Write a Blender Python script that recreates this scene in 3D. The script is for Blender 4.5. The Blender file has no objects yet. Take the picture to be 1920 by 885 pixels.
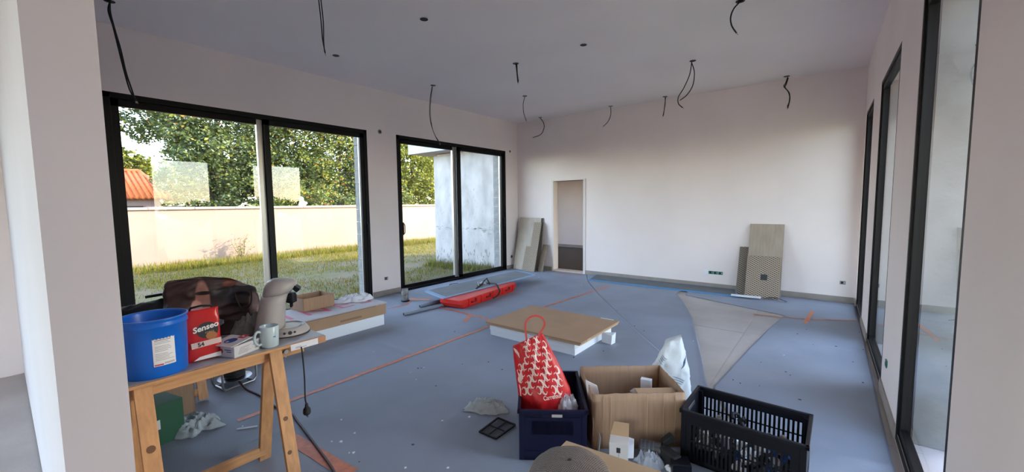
import bpy, bmesh, math, random
import numpy as np
from mathutils import Vector, Matrix, noise
random.seed(7); np.random.seed(7)
PI = math.pi
sc = bpy.context.scene
COL = sc.collection

# ------------------------------------------------------------------ camera
YAW, PITCH, ROLL, F = -.6663, -.0795, -.0111, 759.8
def cam_axes():
    cy, sy, cp, sp = math.cos(YAW), math.sin(YAW), math.cos(PITCH), math.sin(PITCH)
    f = Vector((sy*cp, cy*cp, sp)); r = Vector((cy, -sy, 0)); u = r.cross(f)
    c, s = math.cos(ROLL), math.sin(ROLL)
    return c*r+s*u, -s*r+c*u, f
AX_R, AX_U, AX_F = cam_axes()
EYE = Vector((0, 0, 1.5))
cd = bpy.data.cameras.new('camera'); cam = bpy.data.objects.new('camera', cd); COL.objects.link(cam)
m = Matrix((AX_R, AX_U, -AX_F)).transposed().to_4x4(); m.translation = EYE
cam.matrix_world = m
cd.sensor_width = 36; cd.lens = 36*F/1920; cd.clip_start = .02; cd.clip_end = 300
sc.camera = cam
def ray(x, y): return AX_F + AX_R*((x-960)/F) - AX_U*((y-442.5)/F)
def on_z(x, y, z=0): d = ray(x, y); return EYE + d*((z-EYE.z)/d.z)
def on_x(x, y, X): d = ray(x, y); return EYE + d*(X/d.x)
def on_y(x, y, Y): d = ray(x, y); return EYE + d*(Y/d.y)
def at_depth(x, y, D): return EYE + ray(x, y)*D

# ------------------------------------------------------------------ world, sun, exposure
sc.view_settings.view_transform = 'Standard'; sc.view_settings.look = 'None'
sc.view_settings.gamma = 1; sc.view_settings.use_curve_mapping = False
sc.view_settings.exposure = 1.70
SUN_EL, SUN_AZ = math.radians(20), math.radians(28.6)      # azimuth measured from +Y towards +X
w = bpy.data.worlds.new('sky'); sc.world = w; w.use_nodes = True
nt = w.node_tree; nt.nodes.clear()
o_ = nt.nodes.new('ShaderNodeOutputWorld'); bg = nt.nodes.new('ShaderNodeBackground')
sky = nt.nodes.new('ShaderNodeTexSky'); sky.sky_type = 'NISHITA'; sky.sun_disc = False
sky.sun_elevation = SUN_EL; sky.sun_rotation = SUN_AZ; sky.air_density = 1.0; sky.dust_density = .8; sky.ozone_density = 1.0
bg.inputs[1].default_value = .62
hs = nt.nodes.new('ShaderNodeHueSaturation'); hs.inputs['Saturation'].default_value = .80
nt.links.new(sky.outputs[0], hs.inputs['Color']); nt.links.new(hs.outputs[0], bg.inputs[0]); nt.links.new(bg.outputs[0], o_.inputs[0])
sd = bpy.data.lights.new('sun', 'SUN'); sun = bpy.data.objects.new('sun', sd); COL.objects.link(sun)
sd.energy = 5.0; sd.angle = math.radians(.6); sd.color = (1, .86, .68)
tosun = Vector((math.sin(SUN_AZ)*math.cos(SUN_EL), math.cos(SUN_AZ)*math.cos(SUN_EL), math.sin(SUN_EL)))
sun.rotation_euler = tosun.to_track_quat('Z', 'Y').to_euler(); sun.location = (10, 20, 12)
cy = sc.cycles
cy.max_bounces = 12; cy.diffuse_bounces = 7; cy.glossy_bounces = 5; cy.transmission_bounces = 6; cy.transparent_max_bounces = 24
cy.caustics_reflective = False; cy.caustics_refractive = False; cy.sample_clamp_indirect = 6
cy.use_denoising = True
try: cy.denoiser = 'OPENIMAGEDENOISE'
except Exception: pass

# ------------------------------------------------------------------ materials
def srgb(*c):
    return tuple(((v/255)/12.92 if v/255 <= .04045 else ((v/255+.055)/1.055)**2.4) for v in c)
MATS = {}
def mat(name, col, rough=.6, var=.0, scale=6.0, bump=0.0, bscale=40.0, metal=0.0, spec=.5, trans=0.0, stretch=None, col2=None, detail=3.0):
    """principled material; var mixes the colour with a noise towards col2 (or a darker tone)"""
    m = bpy.data.materials.new(name); m.use_nodes = True; n = m.node_tree; L = n.links
    b = n.nodes['Principled BSDF']
    b.inputs['Roughness'].default_value = rough; b.inputs['Metallic'].default_value = metal
    b.inputs['Specular IOR Level'].default_value = spec
    b.inputs['Base Color'].default_value = (*col, 1)
    tc = n.nodes.new('ShaderNodeTexCoord'); mp = n.nodes.new('ShaderNodeMapping'); L.new(tc.outputs['Object'], mp.inputs[0])
    if stretch: mp.inputs['Scale'].default_value = stretch
    if var > 0:
        t = n.nodes.new('ShaderNodeTexNoise'); t.inputs['Scale'].default_value = scale; t.inputs['Detail'].default_value = detail
        L.new(mp.outputs[0], t.inputs['Vector'])
        r = n.nodes.new('ShaderNodeMapRange'); r.inputs[1].default_value = .35; r.inputs[2].default_value = .65; L.new(t.outputs[0], r.inputs[0])
        mx = n.nodes.new('ShaderNodeMix'); mx.data_type = 'RGBA'
        c2 = col2 or tuple(c*(1-var) for c in col)
        mx.inputs[6].default_value = (*col, 1); mx.inputs[7].default_value = (*c2, 1)
        L.new(r.outputs[0], mx.inputs[0]); L.new(mx.outputs[2], b.inputs['Base Color'])
    if bump > 0:
        t2 = n.nodes.new('ShaderNodeTexNoise'); t2.inputs['Scale'].default_value = bscale; t2.inputs['Detail'].default_value = 4
        L.new(mp.outputs[0], t2.inputs['Vector'])
        bp = n.nodes.new('ShaderNodeBump'); bp.inputs['Strength'].default_value = bump; bp.inputs['Distance'].default_value = .01
        L.new(t2.outputs[0], bp.inputs['Height']); L.new(bp.outputs[0], b.inputs['Normal'])
    if trans > 0:
        tr = n.nodes.new('ShaderNodeBsdfTranslucent'); ms = n.nodes.new('ShaderNodeMixShader'); ms.inputs[0].default_value = trans
        tr.inputs[0].default_value = (*col, 1)
        L.new(b.outputs[0], ms.inputs[1]); L.new(tr.outputs[0], ms.inputs[2]); L.new(ms.outputs[0], n.nodes['Material Output'].inputs[0])
    MATS[name] = m
    return m
def glass_mat(name, tint, base=.06):
    m = bpy.data.materials.new(name); m.use_nodes = True; n = m.node_tree; n.nodes.clear(); L = n.links
    out = n.nodes.new('ShaderNodeOutputMaterial'); ms = n.nodes.new('ShaderNodeMixShader')
    tr = n.nodes.new('ShaderNodeBsdfTransparent'); tr.inputs[0].default_value = (*tint, 1)
    gl = n.nodes.new('ShaderNodeBsdfGlossy'); gl.inputs['Roughness'].default_value = .0
    lw = n.nodes.new('ShaderNodeLayerWeight'); lw.inputs[0].default_value = .5
    pw = n.nodes.new('ShaderNodeMath'); pw.operation = 'POWER'; pw.inputs[1].default_value = 3.4
    ma = n.nodes.new('ShaderNodeMath'); ma.operation = 'MULTIPLY_ADD'; ma.inputs[1].default_value = 1-base; ma.inputs[2].default_value = base
    L.new(lw.outputs['Facing'], pw.inputs[0]); L.new(pw.outputs[0], ma.inputs[0]); L.new(ma.outputs[0], ms.inputs[0])
    L.new(tr.outputs[0], ms.inputs[1]); L.new(gl.outputs[0], ms.inputs[2]); L.new(ms.outputs[0], out.inputs[0])
    return m
def film_mat(name, col, alpha=.35, rough=.15):
    m = mat(name, col, rough); n = m.node_tree; L = n.links; b = n.nodes['Principled BSDF']
    tr = n.nodes.new('ShaderNodeBsdfTransparent'); ms = n.nodes.new('ShaderNodeMixShader'); ms.inputs[0].default_value = alpha
    L.new(tr.outputs[0], ms.inputs[1]); L.new(b.outputs[0], ms.inputs[2]); L.new(ms.outputs[0], n.nodes['Material Output'].inputs[0])
    return m
def lattice_mat(name, c1, c2, sx, sy):
    """diamond lattice of honeycomb packing board, in object X/Z"""
    m = mat(name, c1, .8); n = m.node_tree; L = n.links; b = n.nodes['Principled BSDF']
    tc = n.nodes.new('ShaderNodeTexCoord'); sp = n.nodes.new('ShaderNodeSeparateXYZ'); L.new(tc.outputs['Object'], sp.inputs[0])
    def mth(op, a, bb):
        k = n.nodes.new('ShaderNodeMath'); k.operation = op
        for i, v in enumerate((a, bb)):
            if v is None: continue
            if isinstance(v, (int, float)): k.inputs[i].default_value = v
            else: L.new(v, k.inputs[i])
        return k.outputs[0]
    X = mth('MULTIPLY', sp.outputs[0], sx); Z = mth('MULTIPLY', sp.outputs[2], sy)
    s1 = mth('ABSOLUTE', mth('SINE', mth('ADD', X, Z), None), None); s2 = mth('ABSOLUTE', mth('SINE', mth('SUBTRACT', X, Z), None), None)
    mn = mth('MINIMUM', s1, s2)
    k = mth('GREATER_THAN', mn, .38)
    mx = n.nodes.new('ShaderNodeMix'); mx.data_type = 'RGBA'; mx.inputs[6].default_value = (*c1, 1); mx.inputs[7].default_value = (*c2, 1)
    L.new(k, mx.inputs[0]); L.new(mx.outputs[2], b.inputs['Base Color'])
    return m
def print_mat(name, base, blobs, rough=.45, var_scale=9):
    """printed picture: soft ellipses (cx, cy, cz, rx, ry, rz, colour) over a mottled base, in object space"""
    m = mat(name, base, rough, var=.55, scale=var_scale, bump=.5, bscale=14); n = m.node_tree; L = n.links; b = n.nodes['Principled BSDF']
    prev = b.inputs['Base Color'].links[0].from_socket
    tc = n.nodes.new('ShaderNodeTexCoord')
    for (cx, cy_, cz, rx, ry, rz, colr) in blobs:
        mp = n.nodes.new('ShaderNodeMapping'); mp.inputs['Location'].default_value = (-cx/rx, -cy_/ry, -cz/rz); mp.inputs['Scale'].default_value = (1/rx, 1/ry, 1/rz)
        L.new(tc.outputs['Object'], mp.inputs[0])
        ln = n.nodes.new('ShaderNodeVectorMath'); ln.operation = 'LENGTH'; L.new(mp.outputs[0], ln.inputs[0])
        r = n.nodes.new('ShaderNodeMapRange'); r.inputs[1].default_value = 1.08; r.inputs[2].default_value = .86; L.new(ln.outputs['Value'], r.inputs[0])
        mx = n.nodes.new('ShaderNodeMix'); mx.data_type = 'RGBA'; mx.inputs[7].default_value = (*colr, 1)
        L.new(r.outputs[0], mx.inputs[0]); L.new(prev, mx.inputs[6]); prev = mx.outputs[2]
    L.new(prev, b.inputs['Base Color'])
    return m

plaster = mat('plaster', (.86, .76, .745), .9, var=.05, scale=1.3)
ceil_m = mat('ceiling_paint', (.86, .785, .785), .95, var=.04, scale=.9)
render_out = mat('outer_render', (.42, .41, .41), .9, var=.1, scale=2)
dirty_render = mat('dirty_render', (.43, .41, .41), .9, var=.35, scale=3.2, stretch=(1, 1, .55), col2=(.30, .29, .29), detail=7)
blockm = mat('concrete_block', (.25, .25, .25), .95, var=.25, scale=9, bump=.4)
screed = mat('screed', (.46, .42, .40), .55, var=.15, scale=2.5, bump=.1)
felt = mat('felt', (.280, .315, .385), .62, var=.12, scale=1.6, bump=.25, bscale=160, spec=.35)
feltd = mat('felt_worn', (.20, .235, .31), .62, var=.22, scale=1.1, bump=.25, bscale=140, spec=.3, col2=(.165,.185,.23))
skirt = mat('skirting', (.34, .29, .26), .6, var=.12, scale=6)
blackm = mat('black_aluminium', (.006, .005, .006), .45, spec=.18)
alum = mat('grey_aluminium', (.42, .40, .38), .35, metal=.6)
rubber = mat('rubber', (.012, .012, .013), .6)
steel = mat('steel', (.55, .55, .56), .28, metal=1)
glass = glass_mat('glass', (.97, .985, .98))
pine = mat('pine', (.66, .35, .155), .6, var=.22, scale=5, stretch=(9, 9, 1.0), bump=.1)
pine_y = mat('pine_lengthwise', (.66, .35, .155), .6, var=.22, scale=5, stretch=(9, 1.0, 9), bump=.1)
knot = mat('pine_knot', (.16, .07, .03), .6)
laminate = mat('grey_laminate', (.36, .36, .39), .35, var=.15, scale=5)
tapem = mat('orange_tape', (.66, .20, .09), .5, var=.25, scale=20)
cardb = mat('cardboard', (.40, .25, .155), .8, var=.14, scale=5, stretch=(12, 12, 1))
cardb2 = mat('cardboard_flat', (.42, .26, .155), .75, var=.1, scale=3)
cardgrey = mat('cardboard_pale', (.50, .46, .46), .7, var=.1, scale=3)
whitep = mat('white_panel', (.80, .82, .86), .6)
paper = mat('paper', (.80, .80, .82), .7)
kraft = mat('kraft', (.52, .34, .20), .8)
bluep = mat('blue_plastic', (.004, .145, .66), .32, var=.12, scale=4)
navy = mat('navy_plastic', (.006, .007, .030), .45, spec=.25)
blackp = mat('black_plastic', (.006, .006, .011), .42, spec=.25)
redp = mat('red_plastic', (.70, .022, .014), .38)
redfab = mat('red_bag', (.58, .012, .018), .42, bump=.25, bscale=12)
scrollw = mat('scroll_print', (.85, .62, .55), .5)
ink = mat('ink', (.03, .03, .035), .6)
pinkink = mat('pink_ink', (.62, .12, .19), .6)
redink = mat('red_ink', (.62, .03, .05), .5)
blueink = mat('blue_ink', (.02, .06, .30), .35)
whiteink = mat('white_ink', (.86, .84, .82), .5)
foil_red = mat('red_foil', (.55, .008, .010), .28, bump=.3, bscale=9)
ceramic = mat('ceramic', (.52, .63, .66), .12)
creamp = mat('cream_plastic', (.46, .42, .40), .35)
greycloth = mat('grey_cloth', (.30, .29, .28), .9, var=.25, scale=12)
whitecloth = mat('white_cloth', (.50, .56, .58), .9, var=.18, scale=12)
feltedge = mat('blue_foam', (.10, .27, .50), .7)
greyface = mat('grey_board_face', (.13, .14, .15), .8, var=.15, scale=5)
tile_beige = mat('tile_beige', (.40, .32, .25), .45, var=.16, scale=4, stretch=(6, 1, 1))
lattice = lattice_mat('honeycomb_board', srgb(186, 168, 148), srgb(98, 84, 74), 62, 95)
film = film_mat('clear_film', (.75, .80, .88), .42)
greenm = mat('green_card', (.02, .10, .05), .6)
greenbox = mat('green_socket', (.01, .16, .12), .5)
plaid = None
grassm = [mat('grass_yellow_green', (.20, .185, .008), .8, trans=.35), mat('grass_dry', (.26, .175, .03), .8, trans=.3), mat('grass_deep', (.09, .12, .016), .8, trans=.35)]  # yellow-green, dry and deep green tones, mixed at random over the blades
earth = mat('earth', (.125, .095, .06), .95, var=.4, scale=1.4, bump=.8, bscale=20, col2=(.085, .08, .022))
leafm = [mat('leaf_green', (.09, .125, .022), .6, trans=.35), mat('leaf_dark', (.045, .075, .02), .6, trans=.3), mat('leaf_yellow', (.23, .24, .025), .6, trans=.4), mat('leaf_blue', (.075, .105, .045), .6, trans=.3)]
rust = mat('leaf_autumn', (.42, .20, .04), .6, trans=.4)
bark = mat('bark', (.09, .06, .045), .9, var=.3)
gardenwall = mat('garden_render', (.265, .198, .158), .95, var=.10, scale=1.2)
coping = mat('coping_stone', (.36, .26, .21), .9, var=.15, scale=4)
rooftile = mat('terracotta', (.80, .20, .045), .8, var=.25, scale=5)
housewall = mat('house_wall', (.34, .24, .22), .9)
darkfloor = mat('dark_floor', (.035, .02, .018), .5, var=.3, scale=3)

# ------------------------------------------------------------------ mesh builder
class MB:
    def __init__(s): s.v = []; s.f = []; s.mi = []
    def add(s, vs, fs, mi=0):
        o = len(s.v); s.v += [tuple(v) for v in vs]; s.f += [tuple(i+o for i in f) for f in fs]; s.mi += [mi]*len(fs); return s
    def box(s, a, b, mi=0, M=None):
        x0, y0, z0 = (min(a[i], b[i]) for i in range(3)); x1, y1, z1 = (max(a[i], b[i]) for i in range(3))
        vs = [(x0,y0,z0),(x1,y0,z0),(x1,y1,z0),(x0,y1,z0),(x0,y0,z1),(x1,y0,z1),(x1,y1,z1),(x0,y1,z1)]
        if M is not None: vs = [tuple(M @ Vector(v)) for v in vs]
        return s.add(vs, [(0,3,2,1),(4,5,6,7),(0,1,5,4),(1,2,6,5),(2,3,7,6),(3,0,4,7)], mi)
    def beam(s, p, q, wx, wy, up=(0,0,1), mi=0):
        """rectangular bar from p to q; wx across, wy along 'up'"""
        p, q = Vector(p), Vector(q); d = (q-p).normalized(); u = Vector(up); r = d.cross(u)
        if r.length < 1e-4: r = d.cross(Vector((1,0,0)))
        r.normalize(); u = r.cross(d)
        vs = [c+r*a*wx/2+u*b*wy/2 for c in (p, q) for a, b in ((-1,-1),(1,-1),(1,1),(-1,1))]
        return s.add(vs, [(3,2,1,0),(4,5,6,7),(0,1,5,4),(1,2,6,5),(2,3,7,6),(3,0,4,7)], mi)
    def tube(s, pts, r, n=8, mi=0, caps=True, closed=False):
        pts = [Vector(p) for p in pts]; N = len(pts); rr = r if isinstance(r, (list, tuple)) else [r]*N
        rings = []; prev = None
        for i, p in enumerate(pts):
            a = pts[(i-1) % N] if (closed or i > 0) else p; b = pts[(i+1) % N] if (closed or i < N-1) else p
            t = (b-a).normalized() if (b-a).length > 1e-9 else Vector((0,0,1))
            if prev is None:
                u = t.cross(Vector((0,0,1)));  u = u if u.length > .05 else t.cross(Vector((1,0,0)))
            else: u = prev - t*prev.dot(t)
            u.normalize(); prev = u; w_ = t.cross(u)
            rings.append([p+(u*math.cos(2*PI*k/n)+w_*math.sin(2*PI*k/n))*rr[i] for k in range(n)])
        vs = [v for rg in rings for v in rg]; fs = []
        for i in range(N if closed else N-1):
            j = (i+1) % N
            for k in range(n): fs.append((i*n+k, i*n+(k+1)%n, j*n+(k+1)%n, j*n+k))
        if caps and not closed: fs += [tuple(range(n))[::-1], tuple((N-1)*n+k for k in range(n))]
        return s.add(vs, fs, mi)
    def lathe(s, prof, c=(0,0,0), n=32, mi=0, M=None, cap0=False, cap1=False):
        vs = []; fs = []
        for (r, z) in prof:
            for k in range(n): vs.append(Vector((c[0]+r*math.cos(2*PI*k/n), c[1]+r*math.sin(2*PI*k/n), c[2]+z)))
        if M is not None: vs = [M @ v for v in vs]
        for i in range(len(prof)-1):
            for k in range(n): fs.append((i*n+k, i*n+(k+1)%n, (i+1)*n+(k+1)%n, (i+1)*n+k))
        if cap0: fs.append(tuple(range(n))[::-1])
        if cap1: fs.append(tuple((len(prof)-1)*n+k for k in range(n)))
        return s.add(vs, fs, mi)
    def cyl(s, p, q, r, n=16, mi=0): return s.tube([p, q], r, n, mi)
    def prism(s, poly, z0, z1, M=None, mi=0):
        n = len(poly); vs = [Vector((x, y, z0)) for x, y in poly]+[Vector((x, y, z1)) for x, y in poly]
        if M is not None: vs = [M @ v for v in vs]
        return s.add(vs, [tuple(range(n))[::-1], tuple(range(n, 2*n))]+[(i, (i+1)%n, n+(i+1)%n, n+i) for i in range(n)], mi)
    def surf(s, fn, nu, nv, mi=0, cu=False):
        vs = [Vector(fn(i/(nu if cu else nu-1), j/(nv-1))) for j in range(nv) for i in range(nu)]; fs = []
        for j in range(nv-1):
            for i in range(nu if cu else nu-1):
                fs.append((j*nu+i, j*nu+(i+1)%nu, (j+1)*nu+(i+1)%nu, (j+1)*nu+i))
        return s.add(vs, fs, mi)
    def build(s, name, m, parent=None, smooth=False, bevel=0, solid=0, sub=0, kind=None):
        me = bpy.data.meshes.new(name); me.from_pydata([tuple(v) for v in s.v], [], s.f)
        for k in (m if isinstance(m, (list, tuple)) else [m]): me.materials.append(k)
        if any(s.mi): me.polygons.foreach_set('material_index', s.mi)
        if smooth: me.polygons.foreach_set('use_smooth', [True]*len(me.polygons))
        me.update()
        o = bpy.data.objects.new(name, me); COL.objects.link(o)
        if parent is not None: o.parent = parent
        if solid: d = o.modifiers.new('thickness', 'SOLIDIFY'); d.thickness = solid; d.offset = 0
        if sub: d = o.modifiers.new('smooth', 'SUBSURF'); d.levels = sub; d.render_levels = sub
        if bevel: d = o.modifiers.new('bevel', 'BEVEL'); d.width = bevel; d.segments = 2; d.limit_method = 'ANGLE'; d.angle_limit = .7
        if kind: o['kind'] = kind
        return o
def thing(name, label, cat, loc=(0,0,0), rz=0.0, group=None):
    o = bpy.data.objects.new(name, None); COL.objects.link(o); o.location = loc; o.rotation_euler = (0, 0, rz)
    o.empty_display_size = .05; o['label'] = label; o['category'] = cat
    if group: o['group'] = group
    return o
def tag(o, label, cat, group=None):
    o['label'] = label; o['category'] = cat
    if group: o['group'] = group
    return o
def root(name, kind='structure'):
    o = bpy.data.objects.new(name, None); COL.objects.link(o); o['kind'] = kind; o.empty_display_size = .05; return o
def shift(o, v):
    """move a single-mesh thing so that its origin sits at v while the mesh stays in place"""
    for p in o.data.vertices: p.co -= Vector(v)
    o.location = v; return o
def text(body, size, m, parent, M, name='lettering', shear=0, extrude=.0004, space=1.0, align='CENTER', bold=0):
    cu = bpy.data.curves.new(name, 'FONT'); cu.body = body; cu.size = size; cu.extrude = extrude; cu.shear = shear
    cu.align_x = align; cu.align_y = 'CENTER'; cu.space_character = space; cu.offset = bold; cu.resolution_u = 3
    t = bpy.data.objects.new(name, cu); COL.objects.link(t)
    me = bpy.data.meshes.new_from_object(t.evaluated_get(bpy.context.evaluated_depsgraph_get()))
    bpy.data.objects.remove(t); me.transform(M); me.materials.clear(); me.materials.append(m)
    o = bpy.data.objects.new(name, me); COL.objects.link(o)
    if parent is not None: o.parent = parent
    return o
def frame_M(origin, right, up):
    r = Vector(right).normalized(); u = Vector(up); u = (u-r*u.dot(r)).normalized(); n = r.cross(u)
    M = Matrix((r, u, n)).transposed().to_4x4(); M.translation = Vector(origin); return M
def fbm(x, y, z=0, oc=4):
    return noise.fractal(Vector((x, y, z)), 1.0, 2.0, oc)
def crumple(mb, rx, ry, h, seed, nr=22, na=56, fold=1.0, c=(0,0,0), rz=0, mi=0):
    """crumpled piece of cloth or film: lobed outline, sharp folds, closed underneath"""
    ca, sa = math.cos(rz), math.sin(rz)
    def top(u, v):
        a = 2*PI*u; r = v*(1+.45*noise.noise(Vector((math.cos(a)*1.6, math.sin(a)*1.6, seed)))+.30*noise.noise(Vector((math.cos(a)*4, math.sin(a)*4, seed+3))))
        x, y = r*math.cos(a), r*math.sin(a)
        rd = 1-abs(noise.noise(Vector((x*1.9*fold, y*1.9*fold, seed*1.7))))*2.2
        rd2 = 1-abs(noise.noise(Vector((x*4.5*fold, y*4.5*fold, seed*2.3))))*2
        z = h*(.10+.75*max(0, rd)+.38*rd2)*max(0, 1-v**4.0)+.10*h*(1-v**8)
        return (c[0]+(x*rx*ca-y*ry*sa), c[1]+(x*rx*sa+y*ry*ca), c[2]+max(.001, z))
    mb.surf(top, na, nr, mi, cu=True)
    n0 = len(mb.v)-na
    mb.f.append(tuple(n0+k for k in range(na))); mb.mi.append(mi)
    return mb

# ------------------------------------------------------------------ the setting
XL, YB, XR, ZC = -5.8, 7.61, .365, 3.35
def rot_r(o):                      # the right-hand wall stands less than a degree out of square
    o.matrix_world = Matrix.Translation((XR+.01, 3.6, 0)) @ Matrix.Rotation(.0105, 4, 'Z') @ Matrix.Translation((-XR, -3.6, 0)); return o
W_L = [(.745, 3.70), (4.25, 7.17)]
W_R = [(2.20, 3.41), (4.26, 5.61), (6.40, 7.42)]
WH = 2.68
def wall_x(name, x0, x1, y0, y1, opens, m):
    mb = MB(); y = y0
    for a, b in opens:
        mb.box((x0, y, -.25), (x1, a, ZC+.35)); mb.box((x0, a, WH), (x1, b, ZC+.35)); mb.box((x0, a, -.25), (x1, b, -.004)); y = b
    mb.box((x0, y, -.25), (x1, y1, ZC+.35))
    o = mb.build(name, m); o['kind'] = 'structure'; return o
wl = wall_x('wall_left', -6.15, XL, -5.0, YB+.2, [(-4.2, -1.2)]+W_L, plaster)
wr = rot_r(wall_x('wall_right', XR, XR+.30, -5.0, YB+.1, [(-4.4, -2.4)]+W_R, plaster))
# concrete blocks of the bare outer reveals
blk = None
for wi, (a, b) in enumerate(W_L):
    for k in range(13):
        z0 = .0+k*.206; dy = random.uniform(.022, .030)
        if blk is None or True:
            o = MB().box((-6.15, 0, 0), (-5.925, dy, .198)).build('concrete_block', blockm, wl, bevel=.003)
        o.location = (0, b-dy+.0005, z0)
for (a, b) in W_R:
    MB().box((XR+.075, b-.013, 0), (XR+.301, b+.0005, WH)).build('concrete_reveal', blockm, wr)
mb = MB()
D0, D1, DH = -4.82, -4.06, 1.98
mb.box((-8.57, YB, -.25), (D0, YB+.18, ZC+.35)); mb.box((D0, YB, DH), (D1, YB+.18, ZC+.35)); mb.box((D1, YB, -.25), (.66, YB+.18, ZC+.35)); mb.box((D0, YB, -.25), (D1, YB+.18, -.012))
o = mb.build('wall_back', plaster); o['kind'] = 'structure'
o = MB().box((.66, YB, -.25), (4.2, YB+.18, 3.4)).build('wall_added_wing_front', mat('raw_concrete', (.19, .185, .18), .9, var=.2, scale=2)); o['kind'] = 'structure'  # wing added to keep the sun off the right-hand windows
mb = MB(); mb.box((XL, .065, 0), (-1.5, .193, ZC)); o = mb.build('wall_front', mat('plaster_partition_shade', (.58, .56, .61), .9, var=.03, scale=2)); o['kind'] = 'structure'  # the partition's shading is put into a darker plaster colour
mb = MB(); mb.box((-6.15, -5.3, -.25), (-4.4, -5.0, ZC+.3)); mb.box((-4.4, -5.3, 2.4), (-.4, -5.0, ZC+.3)); mb.box((-.4, -5.3, -.25), (.66, -5.0, ZC+.3))
o = mb.build('wall_rear', plaster); o['kind'] = 'structure'
mb = MB(); mb.box((-6.3, -5.4, ZC), (.9, YB+.18, ZC+.30)); o = mb.build('ceiling', ceil_m); o['kind'] = 'structure'
mb = MB(); mb.box((-6.15, -5.3, -.2), (XR+.35, YB+.18, -.010)); fl = mb.build('floor', screed); fl['kind'] = 'structure'
# joints of the bare strip: two slabs of screed standing a hair proud
for a, b in (((-2.2, 3.3), (-.73, 5.2)), ((-2.2, 5.21), (-.73, 7.0)), ((-.72, 3.3), (.36, 7.0))):
    o = MB().box((a[0], a[1], -.0100), (b[0], b[1], -.0075)).build('screed_bay', screed, fl)
# skirting
def base(name, p, q, n):
    mb = MB(); mb.box(p, q); o = mb.build(name, skirt, bevel=.002); o['kind'] = 'structure'; return o
base('baseboard_left', (XL, .2, 0), (XL+.012, .74, .085), 0)
base('baseboard_left', (XL, 3.705, 0), (XL+.012, 4.245, .085), 0)
base('baseboard_left', (XL, 7.175, 0), (XL+.012, YB, .085), 0)
base('baseboard_back', (XL, YB-.012, 0), (D0-.04, YB, .085), 0)
base('baseboard_back', (D1+.04, YB-.012, 0), (XR-.05, YB, .085), 0)
for a, b in ((1.4, 2.195), (3.415, 4.255), (5.615, 6.395), (7.425, 7.60)):
    rot_r(base('baseboard_right', (XR-.012, a, 0), (XR, b, .085), 0))
base('baseboard_front', (XL, .193, 0), (-1.5, .205, .085), 0)

# ---- windows (name, wall map) ; t runs along the wall, d outwards
def window(name, t0, t1, mp, sashes, handles=(), fin=None, FW=.055, FD=.12):
    r = root(name)
    def bar(mb, a, b): mb.box(mp(*a), mp(*b))
    f = MB()
    bar(f, (t0, 0, 0), (t0+FW, FD, WH)); bar(f, (t1-FW, 0, 0), (t1, FD, WH)); bar(f, (t0, 0, WH-FW), (t1, FD, WH)); bar(f, (t0, 0, -.004), (t1, FD, .035))
    f.build('window_frame', blackm, r, bevel=.002)
    for (a, b, d, sw, top) in sashes:
        s = MB()
        bar(s, (a, d, .035), (a+sw, d+.042, WH-FW)); bar(s, (b-sw, d, .035), (b, d+.042, WH-FW))
        bar(s, (a, d, WH-FW-top), (b, d+.042, WH-FW)); bar(s, (a, d, .035), (b, d+.042, .035+.055))
        so = s.build('sash', blackm, r, bevel=.002)
        g = MB(); bar(g, (a+sw-.004, d+.018, .08), (b-sw+.004, d+.019, WH-FW-top+.004))
        vs = [mp(a+sw-.004, d+.02, .08), mp(b-sw+.004, d+.02, .08), mp(b-sw+.004, d+.02, WH-FW-top+.004), mp(a+sw-.004, d+.02, WH-FW-top+.004)]
        MB().add(vs, [(0, 1, 2, 3)]).build('glass_pane', glass, so)
    for (t, z) in handles:
        h = MB(); h.tube([mp(t, 0, z), mp(t, -.035, z+.01), mp(t, -.045, z+.03), mp(t, -.045, z+.15), mp(t, -.035, z+.17), mp(t, 0, z+.18)], .008, 8)
        bar(h, (t-.015, -.004, z-.02), (t+.015, .001, z+.20))
        h.build('window_handle', blackp, r, smooth=False)
    if fin: fin(r, bar)
    return r
def mpL(t, d, z): return (XL-d, t, z)
def fin1(r, bar):
    s = MB(); bar(s, (2.155, .064, .05), (2.222, .111, WH-.06)); s.build('interlock_stile', alum, r, bevel=.002)  # outer stile, its sunlit look put into the paler grey
    s = MB(); bar(s, (3.60, .075, .05), (3.625, .11, WH-.06)); s.build('guide_rail', alum, r, bevel=.002)
def fin2(r, bar):
    s = MB(); bar(s, (5.60, .064, .05), (5.69, .111, WH-.06)); s.build('interlock_stile', alum, r, bevel=.002)  # paler grey again stands in for sun on the outer stile
    s = MB(); bar(s, (7.05, .075, .05), (7.10, .11, WH-.06)); s.build('guide_rail', alum, r, bevel=.002)
window('window_1', .745, 3.70, mpL, [(.80, 2.235, .066, .07, .07), (2.225, 3.645, .012, .065, .07)], [(3.66, 1.02)], fin1)
window('window_2', 4.25, 7.17, mpL, [(4.305, 5.70, .066, .08, .07), (5.69, 7.115, .012, .08, .07)], [(4.34, 1.0), (7.08, 1.0)], fin2)
for i, (a, b) in enumerate(W_R):
    def mpR(t, d, z): return (XR+d, t, z)
    def finr(r, bar, a=a, b=b):
        s = MB(); bar(s, (a+.04, .004, .036), (b-.04, .008, .044)); s.build('guide_rail', alum, r)
    rot_r(window('window_%d' % (i+3), a, b, mpR, [(a+.032, b-.032, .012, .032, .05)], (), finr, .035, .07))
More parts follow.
